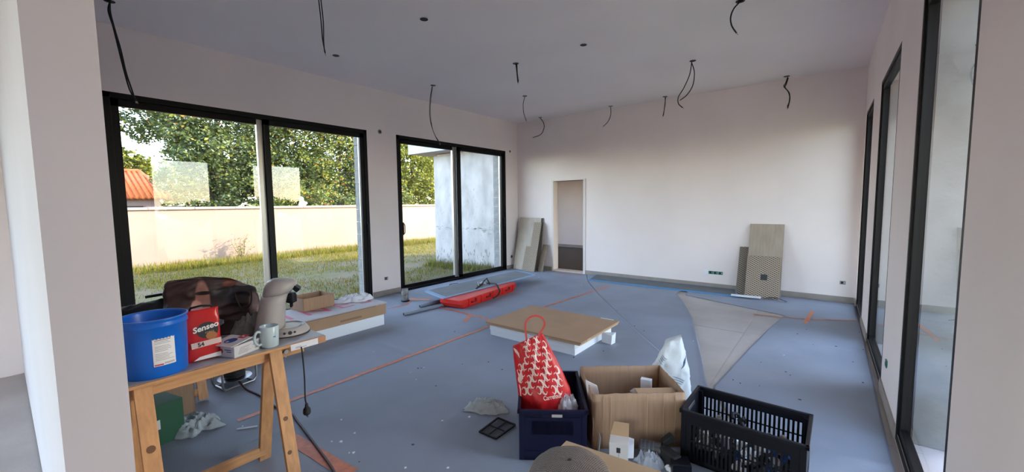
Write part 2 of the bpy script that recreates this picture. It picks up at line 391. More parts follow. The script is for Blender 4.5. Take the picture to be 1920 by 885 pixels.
# rear openings (behind the camera), unseen, letting fill light in
def mpB(t, d, z): return (t, -5.0-d, min(z, 2.4) if z > 2.6 else z)
r = root('window_6')
f = MB()
for x in (-4.4, -3.1, -1.8, -.46): f.box((x, -5.1, 0), (x+.06, -5.0, 2.4))
f.box((-4.4, -5.1, 2.34), (-.4, -5.0, 2.4)); f.box((-4.4, -5.1, 0), (-.4, -5.0, .06)); f.build('window_frame', blackm, r)
MB().add([(-4.4, -5.05, 0), (-.4, -5.05, 0), (-.4, -5.05, 2.4), (-4.4, -5.05, 2.4)], [(0, 1, 2, 3)]).build('glass_pane', glass, r)
r = root('window_7')
f = MB()
for y in (-4.2, -2.75, -1.26): f.box((-5.9, y, 0), (XL, y+.06, WH))
f.box((-5.9, -4.2, WH-.06), (XL, -1.2, WH)); f.box((-5.9, -4.2, 0), (XL, -1.2, .06)); f.build('window_frame', blackm, r)
MB().add([(-5.85, -4.2, 0), (-5.85, -1.2, 0), (-5.85, -1.2, WH), (-5.85, -4.2, WH)], [(0, 1, 2, 3)]).build('glass_pane', glass, r)

r = root('window_9')  # unseen window added to bring sun and warm bounce inside
f = MB()
for y in (-4.4, -3.43, -2.46): f.box((XR, y, 0), (XR+.1, y+.06, WH))
f.box((XR, -4.4, WH-.06), (XR+.1, -2.4, WH)); f.box((XR, -4.4, 0), (XR+.1, -2.4, .06)); f.build('window_frame', blackm, r)
MB().add([(XR+.05, -4.4, 0), (XR+.05, -2.4, 0), (XR+.05, -2.4, WH), (XR+.05, -4.4, WH)], [(0, 1, 2, 3)]).build('glass_pane', glass, r)
rot_r(r)

# ---- doorway in the back wall, room beyond
r = root('door_1')
jambm = mat('door_lining', (.74, .66, .63), .7)
f = MB(); f.box((D0-.028, YB-.012, 0), (D0+.012, YB+.185, DH+.012)); f.build('jamb', jambm, r, bevel=.002)
f = MB(); f.box((D1-.016, YB-.012, 0), (D1+.035, YB+.185, DH+.012)); f.build('jamb', jambm, r, bevel=.002)
f = MB(); f.box((D0-.028, YB-.012, DH), (D1+.035, YB+.185, DH+.03)); f.build('head_lining', jambm, r, bevel=.002)
f = MB(); f.box((D0+.012, YB-.01, -.012), (D1-.016, YB+.19, .03)); f.build('threshold', mat('threshold_board', (.62, .50, .42), .7, var=.1), r, bevel=.002)
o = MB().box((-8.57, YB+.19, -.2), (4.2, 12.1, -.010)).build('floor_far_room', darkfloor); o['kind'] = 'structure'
mb = MB()   # far wall with a shuttered window that lets strips of sun through, plus an unseen opening added for light
mb.box((-8.57, 12.1, -.25), (-5.3, 12.3, 3.4)); mb.box((-3.9, 12.1, -.25), (.9, 12.3, 3.4)); mb.box((.9, 12.1, 2.6), (3.9, 12.3, 3.4)); mb.box((3.9, 12.1, -.25), (4.2, 12.3, 3.4)); mb.box((-5.3, 12.1, 2.5), (-3.9, 12.3, 3.4)); mb.box((-5.3, 12.1, -.25), (-3.9, 12.3, .9))
far = mb.build('wall_far_room', plaster); far['kind'] = 'structure'
o = MB().box((-8.57, 12.088, -.0), (-5.3, 12.1, .085)).build('baseboard_far_room', skirt); o['kind'] = 'structure'
sh = root('window_8')
for k in range(9):
    z = .9+k*.178
    s = MB(); s.box((-5.3, 12.2, z), (-3.9, 12.215, z+(.135 if k in (1, 4, 6) else .174))); s.build('shutter_slat', whitep, sh)
mb = MB(); mb.box((-8.57, YB+.19, 2.75), (4.2, 12.3, 3.1)); o = mb.build('ceiling_far_room', ceil_m); o['kind'] = 'structure'
mb = MB()
mb.box((-8.57, YB+.18, -.25), (-8.35, 8.6, 2.85)); mb.box((-8.57, 10.6, -.25), (-8.35, 12.3, 2.85)); mb.box((-8.57, 8.6, 2.3), (-8.35, 10.6, 2.85)); mb.box((-8.57, 8.6, -.25), (-8.35, 10.6, .3))  # unseen side opening added to light the far room
o = mb.build('wall_annexe', dirty_render); o['kind'] = 'structure'
mb = MB(); mb.box((4.0, YB, -.25), (4.2, 12.3, 3.4)); o = mb.build('wall_added_wing_end', render_out); o['kind'] = 'structure'  # end of the added sun-blocking wing
# annexe outer skin facing the garden terrace, dirty render with a stained foot
anx = MB().box((-8.57, 7.48, -.30), (-6.15, 7.61, 2.80)).build('wall_annexe_face', dirty_render); anx['kind'] = 'structure'
st = mat('mould_stain', (.20, .21, .20), .95)
sm = MB(); random.seed(21)
for k in range(230):            # mould streaks of the render: thin irregular flakes on the face
    x = random.uniform(-8.52, -6.2); t = random.random()
    z = random.choice([random.uniform(.0, .5)*random.random()+.0, random.gauss(.86, .03), random.uniform(0, 2.1)**1.0]) if t < .9 else random.uniform(1, 2)
    if abs(z-.86) < .1: wd, hh = random.uniform(.02, .10), random.uniform(.004, .018)
    elif z < .5: wd, hh = random.uniform(.008, .03), random.uniform(.02, .09)
    else: wd, hh = random.uniform(.004, .012), random.uniform(.01, .05)
    n = 7; sm.add([(x+wd*random.uniform(.4, 1)*math.cos(2*PI*i/n), 7.4795, max(-.2, z+hh*random.uniform(.4, 1)*math.sin(2*PI*i/n))) for i in range(n)], [tuple(range(n))])
sm.build('mould_speckle', st, anx)['kind'] = 'stuff'
mb = MB(); mb.box((-9.1, 7.05, 2.86), (-6.15, 12.7, 3.14)); mb.box((-6.3, YB+.18, 3.1), (4.4, 12.7, 3.9)); o = mb.build('roof_annexe', render_out); o['kind'] = 'structure'  # the taller slab roofs the added wing and helps block the sun
o = MB().box((-6.35, -5.6, ZC+.3), (.95, YB+.2, ZC+.42)).build('roof_main', render_out); o['kind'] = 'structure'

# ------------------------------------------------------------------ floor felt
RIDGES = [((600, 672), (700, 648), .012, .05), ((560, 660), (640, 668), .008, .04), ((700, 640), (780, 668), .010, .04), ((760, 690), (860, 742), .007, .04),
          ((420, 860), (545, 800), .026, .05), ((545, 800), (640, 775), .010, .05), ((780, 760), (880, 715), .008, .03), ((1490, 640), (1600, 660), .008, .06), ((1530, 850), (1700, 885), .014, .05),
          ((880, 820), (960, 775), .006, .04), ((1330, 560), (1600, 578), .006, .05), ((640, 690), (500, 730), .006, .10), ((1400, 700), (1640, 705), .006, .08)]
RID = [(on_z(*a).xy, on_z(*b).xy, h, w_) for a, b, h, w_ in RIDGES]
def felt_h(x, y):
    z = .0022*fbm(x*.9, y*.9)+.0012*fbm(x*5, y*5, 4)
    p = Vector((x, y))
    for a, b, h, w_ in RID:
        ab = b-a; t = max(0, min(1, (p-a).dot(ab)/ab.length_squared)); q = a+ab*t
        d = (p-q).length+.012*noise.noise(Vector((x*4, y*4, 1)))
        z += h*math.exp(-(d/w_)**2*2)*math.sin(PI*min(1, max(.08, t)))**.5
    return z
def lerp_pts(pts, y):
    if y <= pts[0][1]: return pts[0][0]
    for (x0, y0), (x1, y1) in zip(pts, pts[1:]):
        if y <= y1: return x0+(x1-x0)*(y-y0)/(y1-y0)
    return pts[-1][0]
E1 = [(0.2, 1.6), (-.2, 2.4), (-.856, 3.384), (-1.235, 3.975), (-2.182, 5.072), (-2.995, 6.086), (-3.6, 6.9), (-4.0, 7.59)]
EA = [(.2, 2.0), (-.45, 2.9), (-.74, 3.5), (-.98, 4.3), (-1.33, 5.4), (-1.72, 6.35), (-1.92, 6.76), (-1.95, 7.59)]
EB = [(.1, 2.0), (-.42, 2.9), (-.69, 3.5), (-.62, 4.4), (-.52, 5.5), (-.42, 6.30), (-1.80, 6.80), (-1.9, 7.59)]
def sheet(name, label, xl, xr, y0, y1, m, nu, nv, z=0, curl=.0):
    def fn(u, v):
        y = y0+(y1-y0)*v; a, b = xl(y), xr(y); x = a+(b-a)*u
        e = min(1-u, 1)*abs(b-a)
        return (x, y, z+max(-.0005, felt_h(x, y))+curl*math.exp(-(e/.03)**2))
    o = MB().surf(fn, nu, nv).build(name, m, smooth=True, solid=.003)
    tag(o, label, 'floor covering'); return shift(o, (0, 3, 0)) if False else o
sheet('felt_sheet', 'widest blue-grey protective felt laid from the left windows to the long dark seam', lambda y: -5.78, lambda y: lerp_pts(E1, y), .22, 7.59, felt, 150, 190, 0.0, .004)
sheet('felt_sheet', 'narrow wedge of blue-grey felt between the dark seam and the bare tan strip', lambda y: lerp_pts(E1, y)+.006, lambda y: lerp_pts(EA, y), 2.5, 7.59, felt, 50, 120, -.001, .012)
sheet('felt_sheet', 'blue-grey felt running along the right-hand windows', lambda y: lerp_pts(EB, y), lambda y: XR-.03-.0*y, 1.0, 7.58, felt, 60, 160, -.001, 0)

# orange marks
def tape(label, pts, wd=.022, z=.004, rag=.003):
    mb = MB(); P = [Vector((p[0], p[1])) for p in pts]; vs = []; fs = []
    seg = []
    for a, b in zip(P, P[1:]):
        n = max(2, int((b-a).length/.06))
        seg += [a.lerp(b, i/n) for i in range(n)]
    seg.append(P[-1])
    for i, p in enumerate(seg):
        a = seg[max(0, i-1)]; b = seg[min(len(seg)-1, i+1)]; t = (b-a).normalized(); nrm = Vector((-t.y, t.x))
        for s_ in (-1, 1):
            q = p+nrm*s_*(wd+random.uniform(-rag, rag)); vs.append((q.x, q.y, felt_h(q.x, q.y)+z))
    fs = [(2*i, 2*i+1, 2*i+3, 2*i+2) for i in range(len(seg)-1)]
    o = MB().add(vs, fs).build('orange_tape', tapem); return tag(o, label, 'tape')
tape('long orange tape line crossing the felt from the trestle table past the cardboard pile', [(-3.215, .95), (-3.225, 1.31), (-3.24, 3.6), (-3.2, 4.94), (-3.09, 6.75)])
tape('orange tape from the red case to the corner of the cardboard pile', [(-4.5, 3.90), (-4.1, 3.91), (-3.49, 3.87), (-3.1, 3.72)], .020)
tape('short stub of orange tape branching towards the viewer beside the red case', [(-3.79, 3.90), (-3.62, 3.60)], .024)
tape('broad orange tape on the floor beside the near trestle foot', [(-2.72, 1.08), (-2.45, 1.10), (-2.05, 1.13)], .045)
tape('thin orange tape ending at the foot of the farthest right-hand window', [(-.75, 6.12), (-.18, 6.24), (.31, 6.52)], .016)
tape('short orange stroke crossing the thin tape near the right-hand windows', [(-.19, 6.02), (-.14, 6.75)], .022)
tape('smeared orange patch on the felt beside the dirty cup', [(-5.22, 3.98), (-4.92, 4.15)], .07, rag=.03)
tape('frayed orange streak on the felt between the pale carton and the cup', [(-4.99, 3.42), (-4.98, 3.75), (-5.1, 3.9)], .016, rag=.008)
tape('faint orange line along the threshold of the doorway', [(-4.85, 7.48), (-4.0, 7.40)], .014)

# ------------------------------------------------------------------ ceiling holes and hanging wires
def hole(x, y, label, r=.035):
    mb = MB(); mb.lathe([(r*.55, .0), (r*.6, -.002), (r, -.003), (r, -.0005)], (0, 0, 0), 18, cap0=True)
    o = mb.build('ceiling_hole', rubber); o.location = (x, y, ZC-.0005)
    return tag(o, label, 'hole', None)
HOLES = [((795, 36), 'round hole without wires, highest in view left of the middle of the ceiling'),
         ((630, 104), 'round hole without wires just above the top of the first left window'),
         ((1094, 84), 'round hole without wires near the middle of the ceiling')]
for p, lb in HOLES: q = on_z(*p, ZC); hole(q.x, q.y, lb, .04)
WIRES = [((205, 2), [[(207, 2), (203, 20), (212, 50), (222, 90), (232, 130), (243, 168), (256, 190)], [(206, 4), (207, 24), (215, 55), (226, 92), (236, 135), (246, 165), (254, 189)]], .0065,
          'thick black double wire dangling nearest the partition, leftmost of all'),
         ((600, -5), [[(597, -5), (602, 40), (605, 75), (610, 100)], [(601, -5), (606, 40), (607, 80), (609, 98)]], .005, 'long double wire hanging straight in front of the first left window'),
         ((967, 119), [[(967, 119), (969, 135), (971, 155)], [(969, 119), (970, 137), (972, 153)]], .007, 'short straight wire hanging from the middle of the ceiling'),
         ((812, 160), [[(811, 161), (808, 185), (807, 215), (812, 245), (824, 270)], [(810, 163), (806, 190), (806, 222), (814, 250), (825, 268)]], .0045, 'curved double wire hanging before the second left window'),
         ((1388, 2), [[(1388, 3), (1376, 16), (1370, 32), (1372, 48), (1381, 62)]], .007, 'curved wire highest in view, nearest the right-hand wall'),
         ((1299, 114), [[(1297, 116), (1293, 140), (1282, 165), (1272, 182), (1272, 194), (1280, 202)], [(1297, 118), (1302, 136), (1299, 160), (1288, 178), (1275, 188)]], .0065, 'looped pair of wires before the wide back wall'),
         ((1475, 143), [[(1477, 145), (1473, 156), (1470, 162), (1478, 172), (1481, 185), (1477, 203)], [(1478, 146), (1474, 158), (1472, 164), (1480, 175), (1480, 190), (1476, 200)]], .0075, 'kinked wire hanging farthest right along the back wall'),
         ((1247, 181), [[(1247, 182), (1247, 196), (1243, 218)], [(1248, 182), (1246, 200), (1244, 216)]], .007, 'short straight wire along the back wall between the looped pair and the hooked one'),
         ((1145, 199), [[(1145, 200), (1145, 215), (1140, 228), (1131, 237)]], .0065, 'hooked wire hanging to the left above the doorway'),
         ((984, 180), [[(984, 181), (981, 195), (982, 212), (987, 227)]], .0055, 'thin bowed wire hanging just left of the back corner'),
         ((1013, 220), [[(1013, 221), (1019, 230), (1020, 240), (1014, 252), (999, 258)]], .0085, 'wire curling round to the left in the far back corner')]
copper = mat('wire_end', (.55, .45, .38), .4)
def smooth_path(pts, n=6):
    P = [Vector(p) for p in pts]; out = []
    for i in range(len(P)-1):
        a = P[max(0, i-1)]; b = P[i]; c = P[i+1]; d = P[min(len(P)-1, i+2)]
        for k in range(n):
            t = k/n; out.append(.5*((2*b)+(c-a)*t+(2*a-5*b+4*c-d)*t*t+(3*b-a-3*c+d)*t**3))
    out.append(P[-1]); return out
for (hx, hy), paths, rad, lb in WIRES:
    A = on_z(hx, hy, ZC); D = (A-EYE).dot(AX_F)
    t = thing('hanging_wire', lb, 'wire', (A.x, A.y, ZC), 0, None)
    mb = MB(); mb.lathe([(.022, 0), (.024, -.002), (.040, -.003), (.040, -.0005)], (0, 0, 0), 16, cap0=True); mb.build('hole_rim', rubber, t)
    nh = Vector((AX_F.x, AX_F.y, 0)).normalized(); DH_ = (A-EYE).dot(nh)
    for path in paths:
        pts = []
        for (x, y) in path:
            d = ray(x, y); p = EYE+d*(DH_/d.dot(nh)); pts.append(p-A)
        pts[0].z = min(pts[0].z, 0.0)
        pp = smooth_path(pts); mb = MB(); mb.tube(pp, rad, 7); mb.build('cable', rubber, t, smooth=True)
        e = (pp[-1]-pp[-3]).normalized(); mb = MB(); mb.cyl(pp[-1], pp[-1]+e*.022, rad*.6, 6); mb.build('stripped_end', copper, t)

# ------------------------------------------------------------------ wall fittings
def wall_round(name, label, p, n, r=.03):
    z = Vector(n); M = z.to_track_quat('Z', 'Y').to_matrix().to_4x4()
    t = thing(name, label, 'fitting', p)
    mb = MB(); mb.lathe([(r*.5, .006), (r*.8, .008), (r, .004), (r, 0)], (0, 0, 0), 16, M=M, cap0=True); mb.build('rim', alum, t, smooth=False)
    mb = MB(); mb.lathe([(r*.62, .0085), (r*.55, .0095)], (0, 0, 0), 14, M=M, cap1=True); mb.build('inset', rubber, t)
wall_round('wall_light_point', 'round capped light point high on the pier between the two left windows', tuple(on_x(712, 247, XL+.001)), (1, 0, 0), .038)
wall_round('wall_light_point', 'round capped light point high beside the back corner', tuple(on_x(956, 284, XL+.001)), (1, 0, 0), .030)
wall_round('wall_light_point', 'round capped light point high on the right-hand wall between two windows', (XR-.004, 3.84, 2.87), (-1, 0, 0), .035)
wall_round('cable_outlet', 'large dark round outlet low on the left wall by the tiles', tuple(on_x(959, 481, XL+.001)), (1, 0, 0), .04)
wall_round('cable_outlet', 'small grey round outlet low on the left wall by the tiles', tuple(on_x(965.5, 481, XL+.001)), (1, 0, 0), .02)
def socket(label, p, axis, n, m=greenbox, plate=False):
    t = thing('wall_socket', label, 'socket', p)
    for k in range(n):
        def B(a, b):
            return MB().box((a[0], -a[2], a[1]), (b[0], -b[2], b[1])) if axis == 'y' else MB().box((a[2]*axis[0], a[0], a[1]), (b[2]*axis[0], b[0], b[1]))
        x = k*.076
        if plate and k == 0:
            B((x-.038, -.038, 0), (x+.038, .038, .009)).build('cover_plate', whitep, t, bevel=.002); B((x-.030, -.030, .009), (x+.030, .030, .012)).build('cover_inset', paper, t, bevel=.002)
        else:
            B((x-.034, -.026, 0), (x+.034, .026, .006)).build('box_rim', m, t, bevel=.002)
            B((x-.020, -.016, .006), (x+.006, .016, .008)).build('box_well', rubber, t); B((x+.012, -.012, .006), (x+.024, .012, .009)).build('terminal', steel, t)
socket('row of green back boxes with one white cover, low on the back wall', tuple(on_y(1324, 510, YB-.0005)), 'y', 4, plate=True)
socket('small socket box low on the back wall beside the right corner', tuple(on_y(1580, 530, YB-.0005)), 'y', 1, m=mat('grey_socket', (.25, .27, .26), .5))
socket('small socket box low on the pier between the left windows', tuple(on_x(724, 522, XL+.0005)), (1,), 1, m=mat('grey_socket_b', (.16, .2, .18), .5))
socket('green socket box low on the right-hand wall beyond the nearest window', (XR+.004, 3.98, .295), (-1,), 1)

# ------------------------------------------------------------------ trestles and table top
def trestle(x, y0, y1, label, group='pine trestles'):
    t = thing('trestle', label, 'trestle', (x, (y0+y1)/2, 0), 0, group); h = (y1-y0)/2
    ZB, ZT = .665, .732
    MB().box((-.022, -h-.07, ZB), (.022, h+.16, ZT)).build('top_beam', pine_y, t, bevel=.003)
    for s in (-1, 1):
        for k in (-1, 1):
            mb = MB(); yy = s*h
            mb.beam((k*.034, yy, ZT-.015), (k*.205, yy, 0.012), .062, .026, up=(1, 0, 0)); mb.build('leg', pine, t, bevel=.002)
    for k in (-1, 1): MB().beam((k*.186, -h, .075), (k*.186, h, .075), .022, .055).build('stretcher', pine_y, t, bevel=.002)
    return t
tr = trestle(-2.375, .345, .885, 'nearer pine trestle, under the front edge of the table top')
for (side, z, r_) in ((1, .37, .012), (1, .20, .011), (-1, .46, .016), (-1, .33, .014)):
    x = .034+(.717-z)/.705*.171+.0128
    mb = MB(); mb.lathe([(.001, .0), (r_, .0), (r_, .002)], (0, 0, 0), 10, M=Matrix.Translation((x, side*.27+random.uniform(-.01, .01), z)) @ Matrix.Rotation(PI/2-.24, 4, 'Y'), cap0=True, cap1=True)
    mb.build('knot', knot, tr)
bolt = MB(); bolt.cyl((.022, .33, .695), (.032, .33, .695), .012, 10); bolt.build('bolt', steel, tr); bolt = MB(); bolt.beam((.026, .24, .690), (.026, .33, .697), .006, .010); bolt.build('latch', knot, tr)
trestle(-3.98, .40, .90, 'farther pine trestle, under the window side of the table top')
t = thing('table_top', 'grey laminated board with wooden edge laid across two pine trestles', 'table', (-3.25, .70, .732))
MB().box((-.98, -.43, 0), (.95, .44, .016)).build('board', laminate, t, bevel=.001)
MB().box((.95, -.43, .0), (.962, .44, .014)).build('edge_strip', pine_y, t)
MB().box((.962, .245, -.022), (.9635, .395, .012)).build('paper_label', paper, t)
for k, (a, b) in enumerate(((.27, .30), (.27, .33))):
    MB().box((.9635, a, -.008-.006*k), (.9642, b, -.0065-.006*k)).build('print_line', ink, t)
MB().box((.955, .395, -.022), (.9645, .44, .012)).build('corner_block', mat('corner_card', (.50, .24, .12), .7), t, bevel=.002)
TZ = .748

# bucket -------------------------------------------------------------
t = thing('bucket', 'large open bright blue plastic bucket with white paper label, on the table top', 'bucket', (-2.42, .41, TZ))
R0, R1, BH = .116, .124, .262
mb = MB(); mb.lathe([(R0-.002, 0), (R0, .004), (R0+.004, .12), (R1-.001, .222), (R1+.004, .226), (R1+.004, .236), (R1, .240), (R1+.001, BH-.01), (R1+.006, BH-.006), (R1+.005, BH), (R1-.001, BH), (R1-.003, BH-.01), (R0-.002, .006)], (0, 0, 0), 64, cap0=True, cap1=True)
mb.build('body', bluep, t, smooth=True)
def curved(mb, a0, a1, z0, z1, r, n=14, mi=0):
    def fn(u, v):
        a = a0+(a1-a0)*u; return (r*math.cos(a), r*math.sin(a), z0+(z1-z0)*v)
    return mb.surf(fn, n, 2, mi)
aim = math.atan2(-.41, 2.42)
lab = curved(MB(), aim-.16+.10, aim+.50+.10, .055, .185, R0+.0056).build('label', paper, t, smooth=True)
mb = MB(); random.seed(3)
for k in range(15):
    z = .176-k*.0068
    if k in (4, 9): continue
    a = aim-.10+.10; L_ = random.uniform(.36, .54) if k > 1 else .48
    curved(mb, a, a+L_, z, z+(.0022 if k == 1 else .0011), R0+.0062, 8)
mb.build('label_text', ink, lab)
mb = MB(); curved(mb, aim-.04, aim+.22, .058, .064, R0+.0062, 6); mb.build('label_red_line', redink, lab)
mb = MB(); curved(mb, aim+.24, aim+.55, .060, .069, R0+.0062, 6); mb.build('label_grey_patch', cardgrey, lab)

# coffee pouch --------------------------------------------------------
t = thing('coffee_bag', 'shiny red stand-up coffee bag with black and white lettering beside the blue bucket', 'coffee bag', (-2.43, .595, TZ), -.17)
def pouch(u, v):       # closed section, narrow at the top
    a = 2*PI*u; wd = .072*(1-.05*v); dp = .042*(1-.62*v**1.6)
    sx = abs(math.cos(a))**.45*math.copysign(1, math.cos(a)); sy = abs(math.sin(a))**.6*math.copysign(1, math.sin(a))
    k = .0035*noise.noise(Vector((math.cos(a)*2, math.sin(a)*2, v*6)))
    return (sx*(dp+k), sy*(wd+k*.6), .006+v*.245+.004*math.sin(a*2))
mb = MB().surf(pouch, 48, 26, cu=True); mb.f.append(tuple(range(48))[::-1]); mb.mi.append(0); mb.f.append(tuple(25*48+k for k in range(48))); mb.mi.append(0)
pb = mb.build('pouch', foil_red, t, smooth=True)
def fx(z): return .042*(1-.62*(z/.245)**1.6)+.0035
def tilt(z): return frame_M((fx(z), 0, z), (0, 1, 0), (-.09, 0, 1))
def flatdisc(mb, y, z, ry, rz_, off=.0, n=24, sx=0, mi=0):
    vs = [(fx(z+rz_*math.sin(2*PI*k/n))+.001+off, y+ry*math.cos(2*PI*k/n)+sx*math.sin(2*PI*k/n)*rz_, z+rz_*math.sin(2*PI*k/n)) for k in range(n)]
    return mb.add(vs, [tuple(range(n))], mi)
flatdisc(MB(), .018, .148, .044, .040).build('black_roundel', ink, t)
flatdisc(MB(), .032, .120, .022, .019, .0006).build('cup_print', mat('coffee_print', (.42, .17, .06), .4), t)
text('Senseo', .037, whiteink, t, frame_M((fx(.165)+.003, .010, .163), (0, 1, .22), (-.09, -.22, 1)), shear=.25, bold=.001)
text('FORTE', .012, mat('tan_ink', (.55, .34, .18), .5), t, frame_M((fx(.142)+.003, .026, .138), (0, 1, .15), (-.09, 0, 1)))
mb = MB(); mb.add([(fx(.085)+.001, -.048, .066), (fx(.085)+.001, .070, .078), (fx(.1)+.001, .070, .104), (fx(.1)+.001, -.050, .094)], [(0, 1, 2, 3)]); mb.build('cream_band', mat('cream_print', (.72, .56, .50), .5), t)
text('54', .026, ink, t, frame_M((fx(.085)+.0025, -.012, .083), (0, 1, .10), (-.05, 0, 1)), bold=.0008)
mb = MB(); mb.add([(fx(.02)+.001, -.045, .008), (fx(.02)+.001, .066, .012), (fx(.03)+.001, .066, .034), (fx(.03)+.001, -.02, .024)], [(0, 1, 2, 3)]); mb.build('cream_foot', whiteink, t)
mb = MB(); mb.tube([(0, -.045, .245), (.004, -.04, .262), (.006, 0, .268), (.004, .04, .262), (0, .045, .25)], .005, 8); mb.build('rolled_top', blackp, t, smooth=True)

# carton with printed lid ---------------------------------------------------
c0, c1, c2 = on_z(395, 668, TZ), on_z(440, 672, TZ), on_z(483, 655, TZ)
t = thing('paper_carton', 'small white printed carton with blue disc and red mark, in front of the grey mug', 'box', tuple(c1), math.atan2((c2-c1).y, (c2-c1).x))
Lx = (c2-c1).length; Ly = .115; Hc = .058
MB().box((0, 0, 0), (Lx+.02, Ly, Hc)).build('carton', mat('white_card', (.62, .61, .62), .6, var=.08), t, bevel=.001)
mb = MB(); mb.box((-.01, .0, Hc), (Lx*.85, Ly+.03, Hc+.003), M=Matrix.Rotation(-.12, 4, 'Y') @ Matrix.Translation((.0, -.005, .004))); lid = mb.build('open_lid', mat('lid_card', (.66, .64, .63), .55), t)
LM = Matrix.Rotation(-.12, 4, 'Y') @ Matrix.Translation((.0, -.005, .004))
mb = MB(); mb.lathe([(.0001, .0035), (.030, .0035)], (.05, .075, Hc), 28, M=LM); mb.build('blue_disc', blueink, lid)
mb = MB(); mb.lathe([(.0001, .004), (.008, .004)], (.035, .080, Hc), 16, M=LM); mb.build('disc_centre', whiteink, lid)
mb = MB(); mb.box((.085, .035, Hc+.0032), (.125, .075, Hc+.0038), M=LM); mb.build('red_mark', redink, lid)
text('MR', .016, whiteink, lid, LM @ frame_M((.105, .055, Hc+.0045), (.3, 1, 0), (-1, .3, 0)))
mb = MB()
for k in range(7): mb.box((.02+k*.002, -.0006, .012+k*.005), (.02+random.uniform(.03, .08), 0, .0135+k*.005))
for k in range(5): mb.box((.10+random.uniform(0, .03), -.0006, .014+k*.007), (.15, 0, .017+k*.007))
mb.build('fine_print', mat('grey_ink', (.22, .22, .24), .6), t)
mb = MB(); mb.lathe([(.0001, .0), (.012, .0)], (0, 0, 0), 20, M=Matrix.Translation((-.0008, .085, .030)) @ Matrix.Rotation(-PI/2, 4, 'Y')); mb.build('round_mark', redink, t)
mb = MB()
for k in range(2): mb.box((-.0008, .02, .036-k*.010), (0, .062-k*.012, .040-k*.010))
mb.build('end_print', blueink, t)

# mug --------------------------------------------------------------------------
t = thing('mug', 'pale grey-blue ceramic mug between the white carton and the coffee machine', 'mug', (-2.355, .868, TZ)); t.scale = (1.1, 1.1, 1.1)
mb = MB(); mb.lathe([(.0355, 0), (.039, .003), (.041, .05), (.0425, .100), (.0405, .1025), (.0385, .100), (.037, .05), (.034, .006)], (0, 0, 0), 40, cap0=True, cap1=True); mb.build('cup', ceramic, t, smooth=True)
ha = math.atan2(-.86, -.10); hv = Vector((math.cos(ha)*.9+.25, math.sin(ha), 0)).normalized()
mb = MB(); mb.tube(smooth_path([hv*.039+Vector((0, 0, .080)), hv*.058+Vector((0, 0, .084)), hv*.070+Vector((0, 0, .062)), hv*.068+Vector((0, 0, .038)), hv*.052+Vector((0, 0, .020)), hv*.038+Vector((0, 0, .022))], 5), .006, 10); mb.build('handle', ceramic, t, smooth=True)
mb = MB(); a = math.atan2(-.6, 2.4)
curved(mb, a+.25, a+.55, .052, .056, .0418, 6); curved(mb, a+.42, a+.50, .048, .052, .0418, 4); mb.build('small_bird_print', blueink, t)

# coffee machine ---------------------------------------------------------------------
t = thing('coffee_machine', 'cream pod coffee machine with black lever and spout, at the right end of the table', 'coffee machine', (-2.56, .985, TZ), -.55)
def section(cx, cy_, z, rx, ry, n=36, tz=0):
    return [(cx+rx*math.cos(2*PI*k/n), cy_+ry*math.sin(2*PI*k/n), z+tz*math.sin(2*PI*k/n)) for k in range(n)]
def loft(mb, rings, cap0=True, cap1=True):
    n = len(rings[0]); vs = [v for r in rings for v in r]; fs = [(i*n+k, i*n+(k+1)%n, (i+1)*n+(k+1)%n, (i+1)*n+k) for i in range(len(rings)-1) for k in range(n)]
    if cap0: fs.append(tuple(range(n))[::-1])
    if cap1: fs.append(tuple((len(rings)-1)*n+k for k in range(n)))
    return mb.add(vs, fs)
mb = MB(); loft(mb, [section(0, -.035, .010, .100, .080), section(0, -.030, .06, .098, .076), section(0, -.020, .13, .092, .072), section(0, -.008, .19, .086, .070), section(0, .004, .235, .084, .074, tz=.006)]); mb.build('body', creamp, t, smooth=True)
mb = MB(); loft(mb, [section(0, .012, .238, .080, .074, tz=.008), section(0, .022, .255, .085, .082, tz=.008), section(0, .034, .285, .084, .086, tz=.004), section(0, .042, .308, .074, .078, tz=-.004), section(0, .046, .322, .052, .056, tz=-.006), section(0, .048, .327, .020, .022, tz=-.002)]); mb.build('head', creamp, t, smooth=True)
mb = MB(); mb.add(*(lambda P: (P, [(0, 1, 2, 3), (7, 6, 5, 4), (0, 4, 5, 1), (1, 5, 6, 2), (2, 6, 7, 3), (3, 7, 4, 0)]))([Vector(v) for v in
     [(.030, .070, .320), (-.030, .070, .322), (-.032, .140, .262), (.032, .140, .258), (.030, .060, .305), (-.030, .060, .306), (-.032, .118, .244), (.032, .118, .240)]])); mb.build('lever', blackp, t, bevel=.003)
mb = MB(); mb.lathe([(.020, 0), (.030, .006), (.030, .045), (.024, .060)], (.0, .085, .178), 18, cap0=True, cap1=True); mb.lathe([(.006, 0), (.008, .03)], (-.014, .085, .152), 10, cap0=True); mb.lathe([(.006, 0), (.008, .03)], (.014, .085, .152), 10, cap0=True); mb.build('spout', blackp, t, smooth=False)
mb = MB(); mb.lathe([(.115, 0), (.122, .004), (.120, .012), (.106, .034), (.098, .042), (.090, .044), (.084, .036), (.02, .034)], (0, .055, .0), 56, cap0=True, cap1=True); base_o = mb.build('base_tray', creamp, t, smooth=True)
mb = MB(); mb.lathe([(.121, 0), (.1235, .0), (.1235, .005), (.121, .005)], (0, .055, .0), 48); mb.build('base_gasket', rubber, t)
mb = MB(); mb.lathe([(.0001, .0), (.070, .0), (.072, -.003)], (0, .060, .040), 30, cap0=False); mb.build('drip_grid', mat('drip_metal', (.40, .32, .26), .35, metal=.4), t)
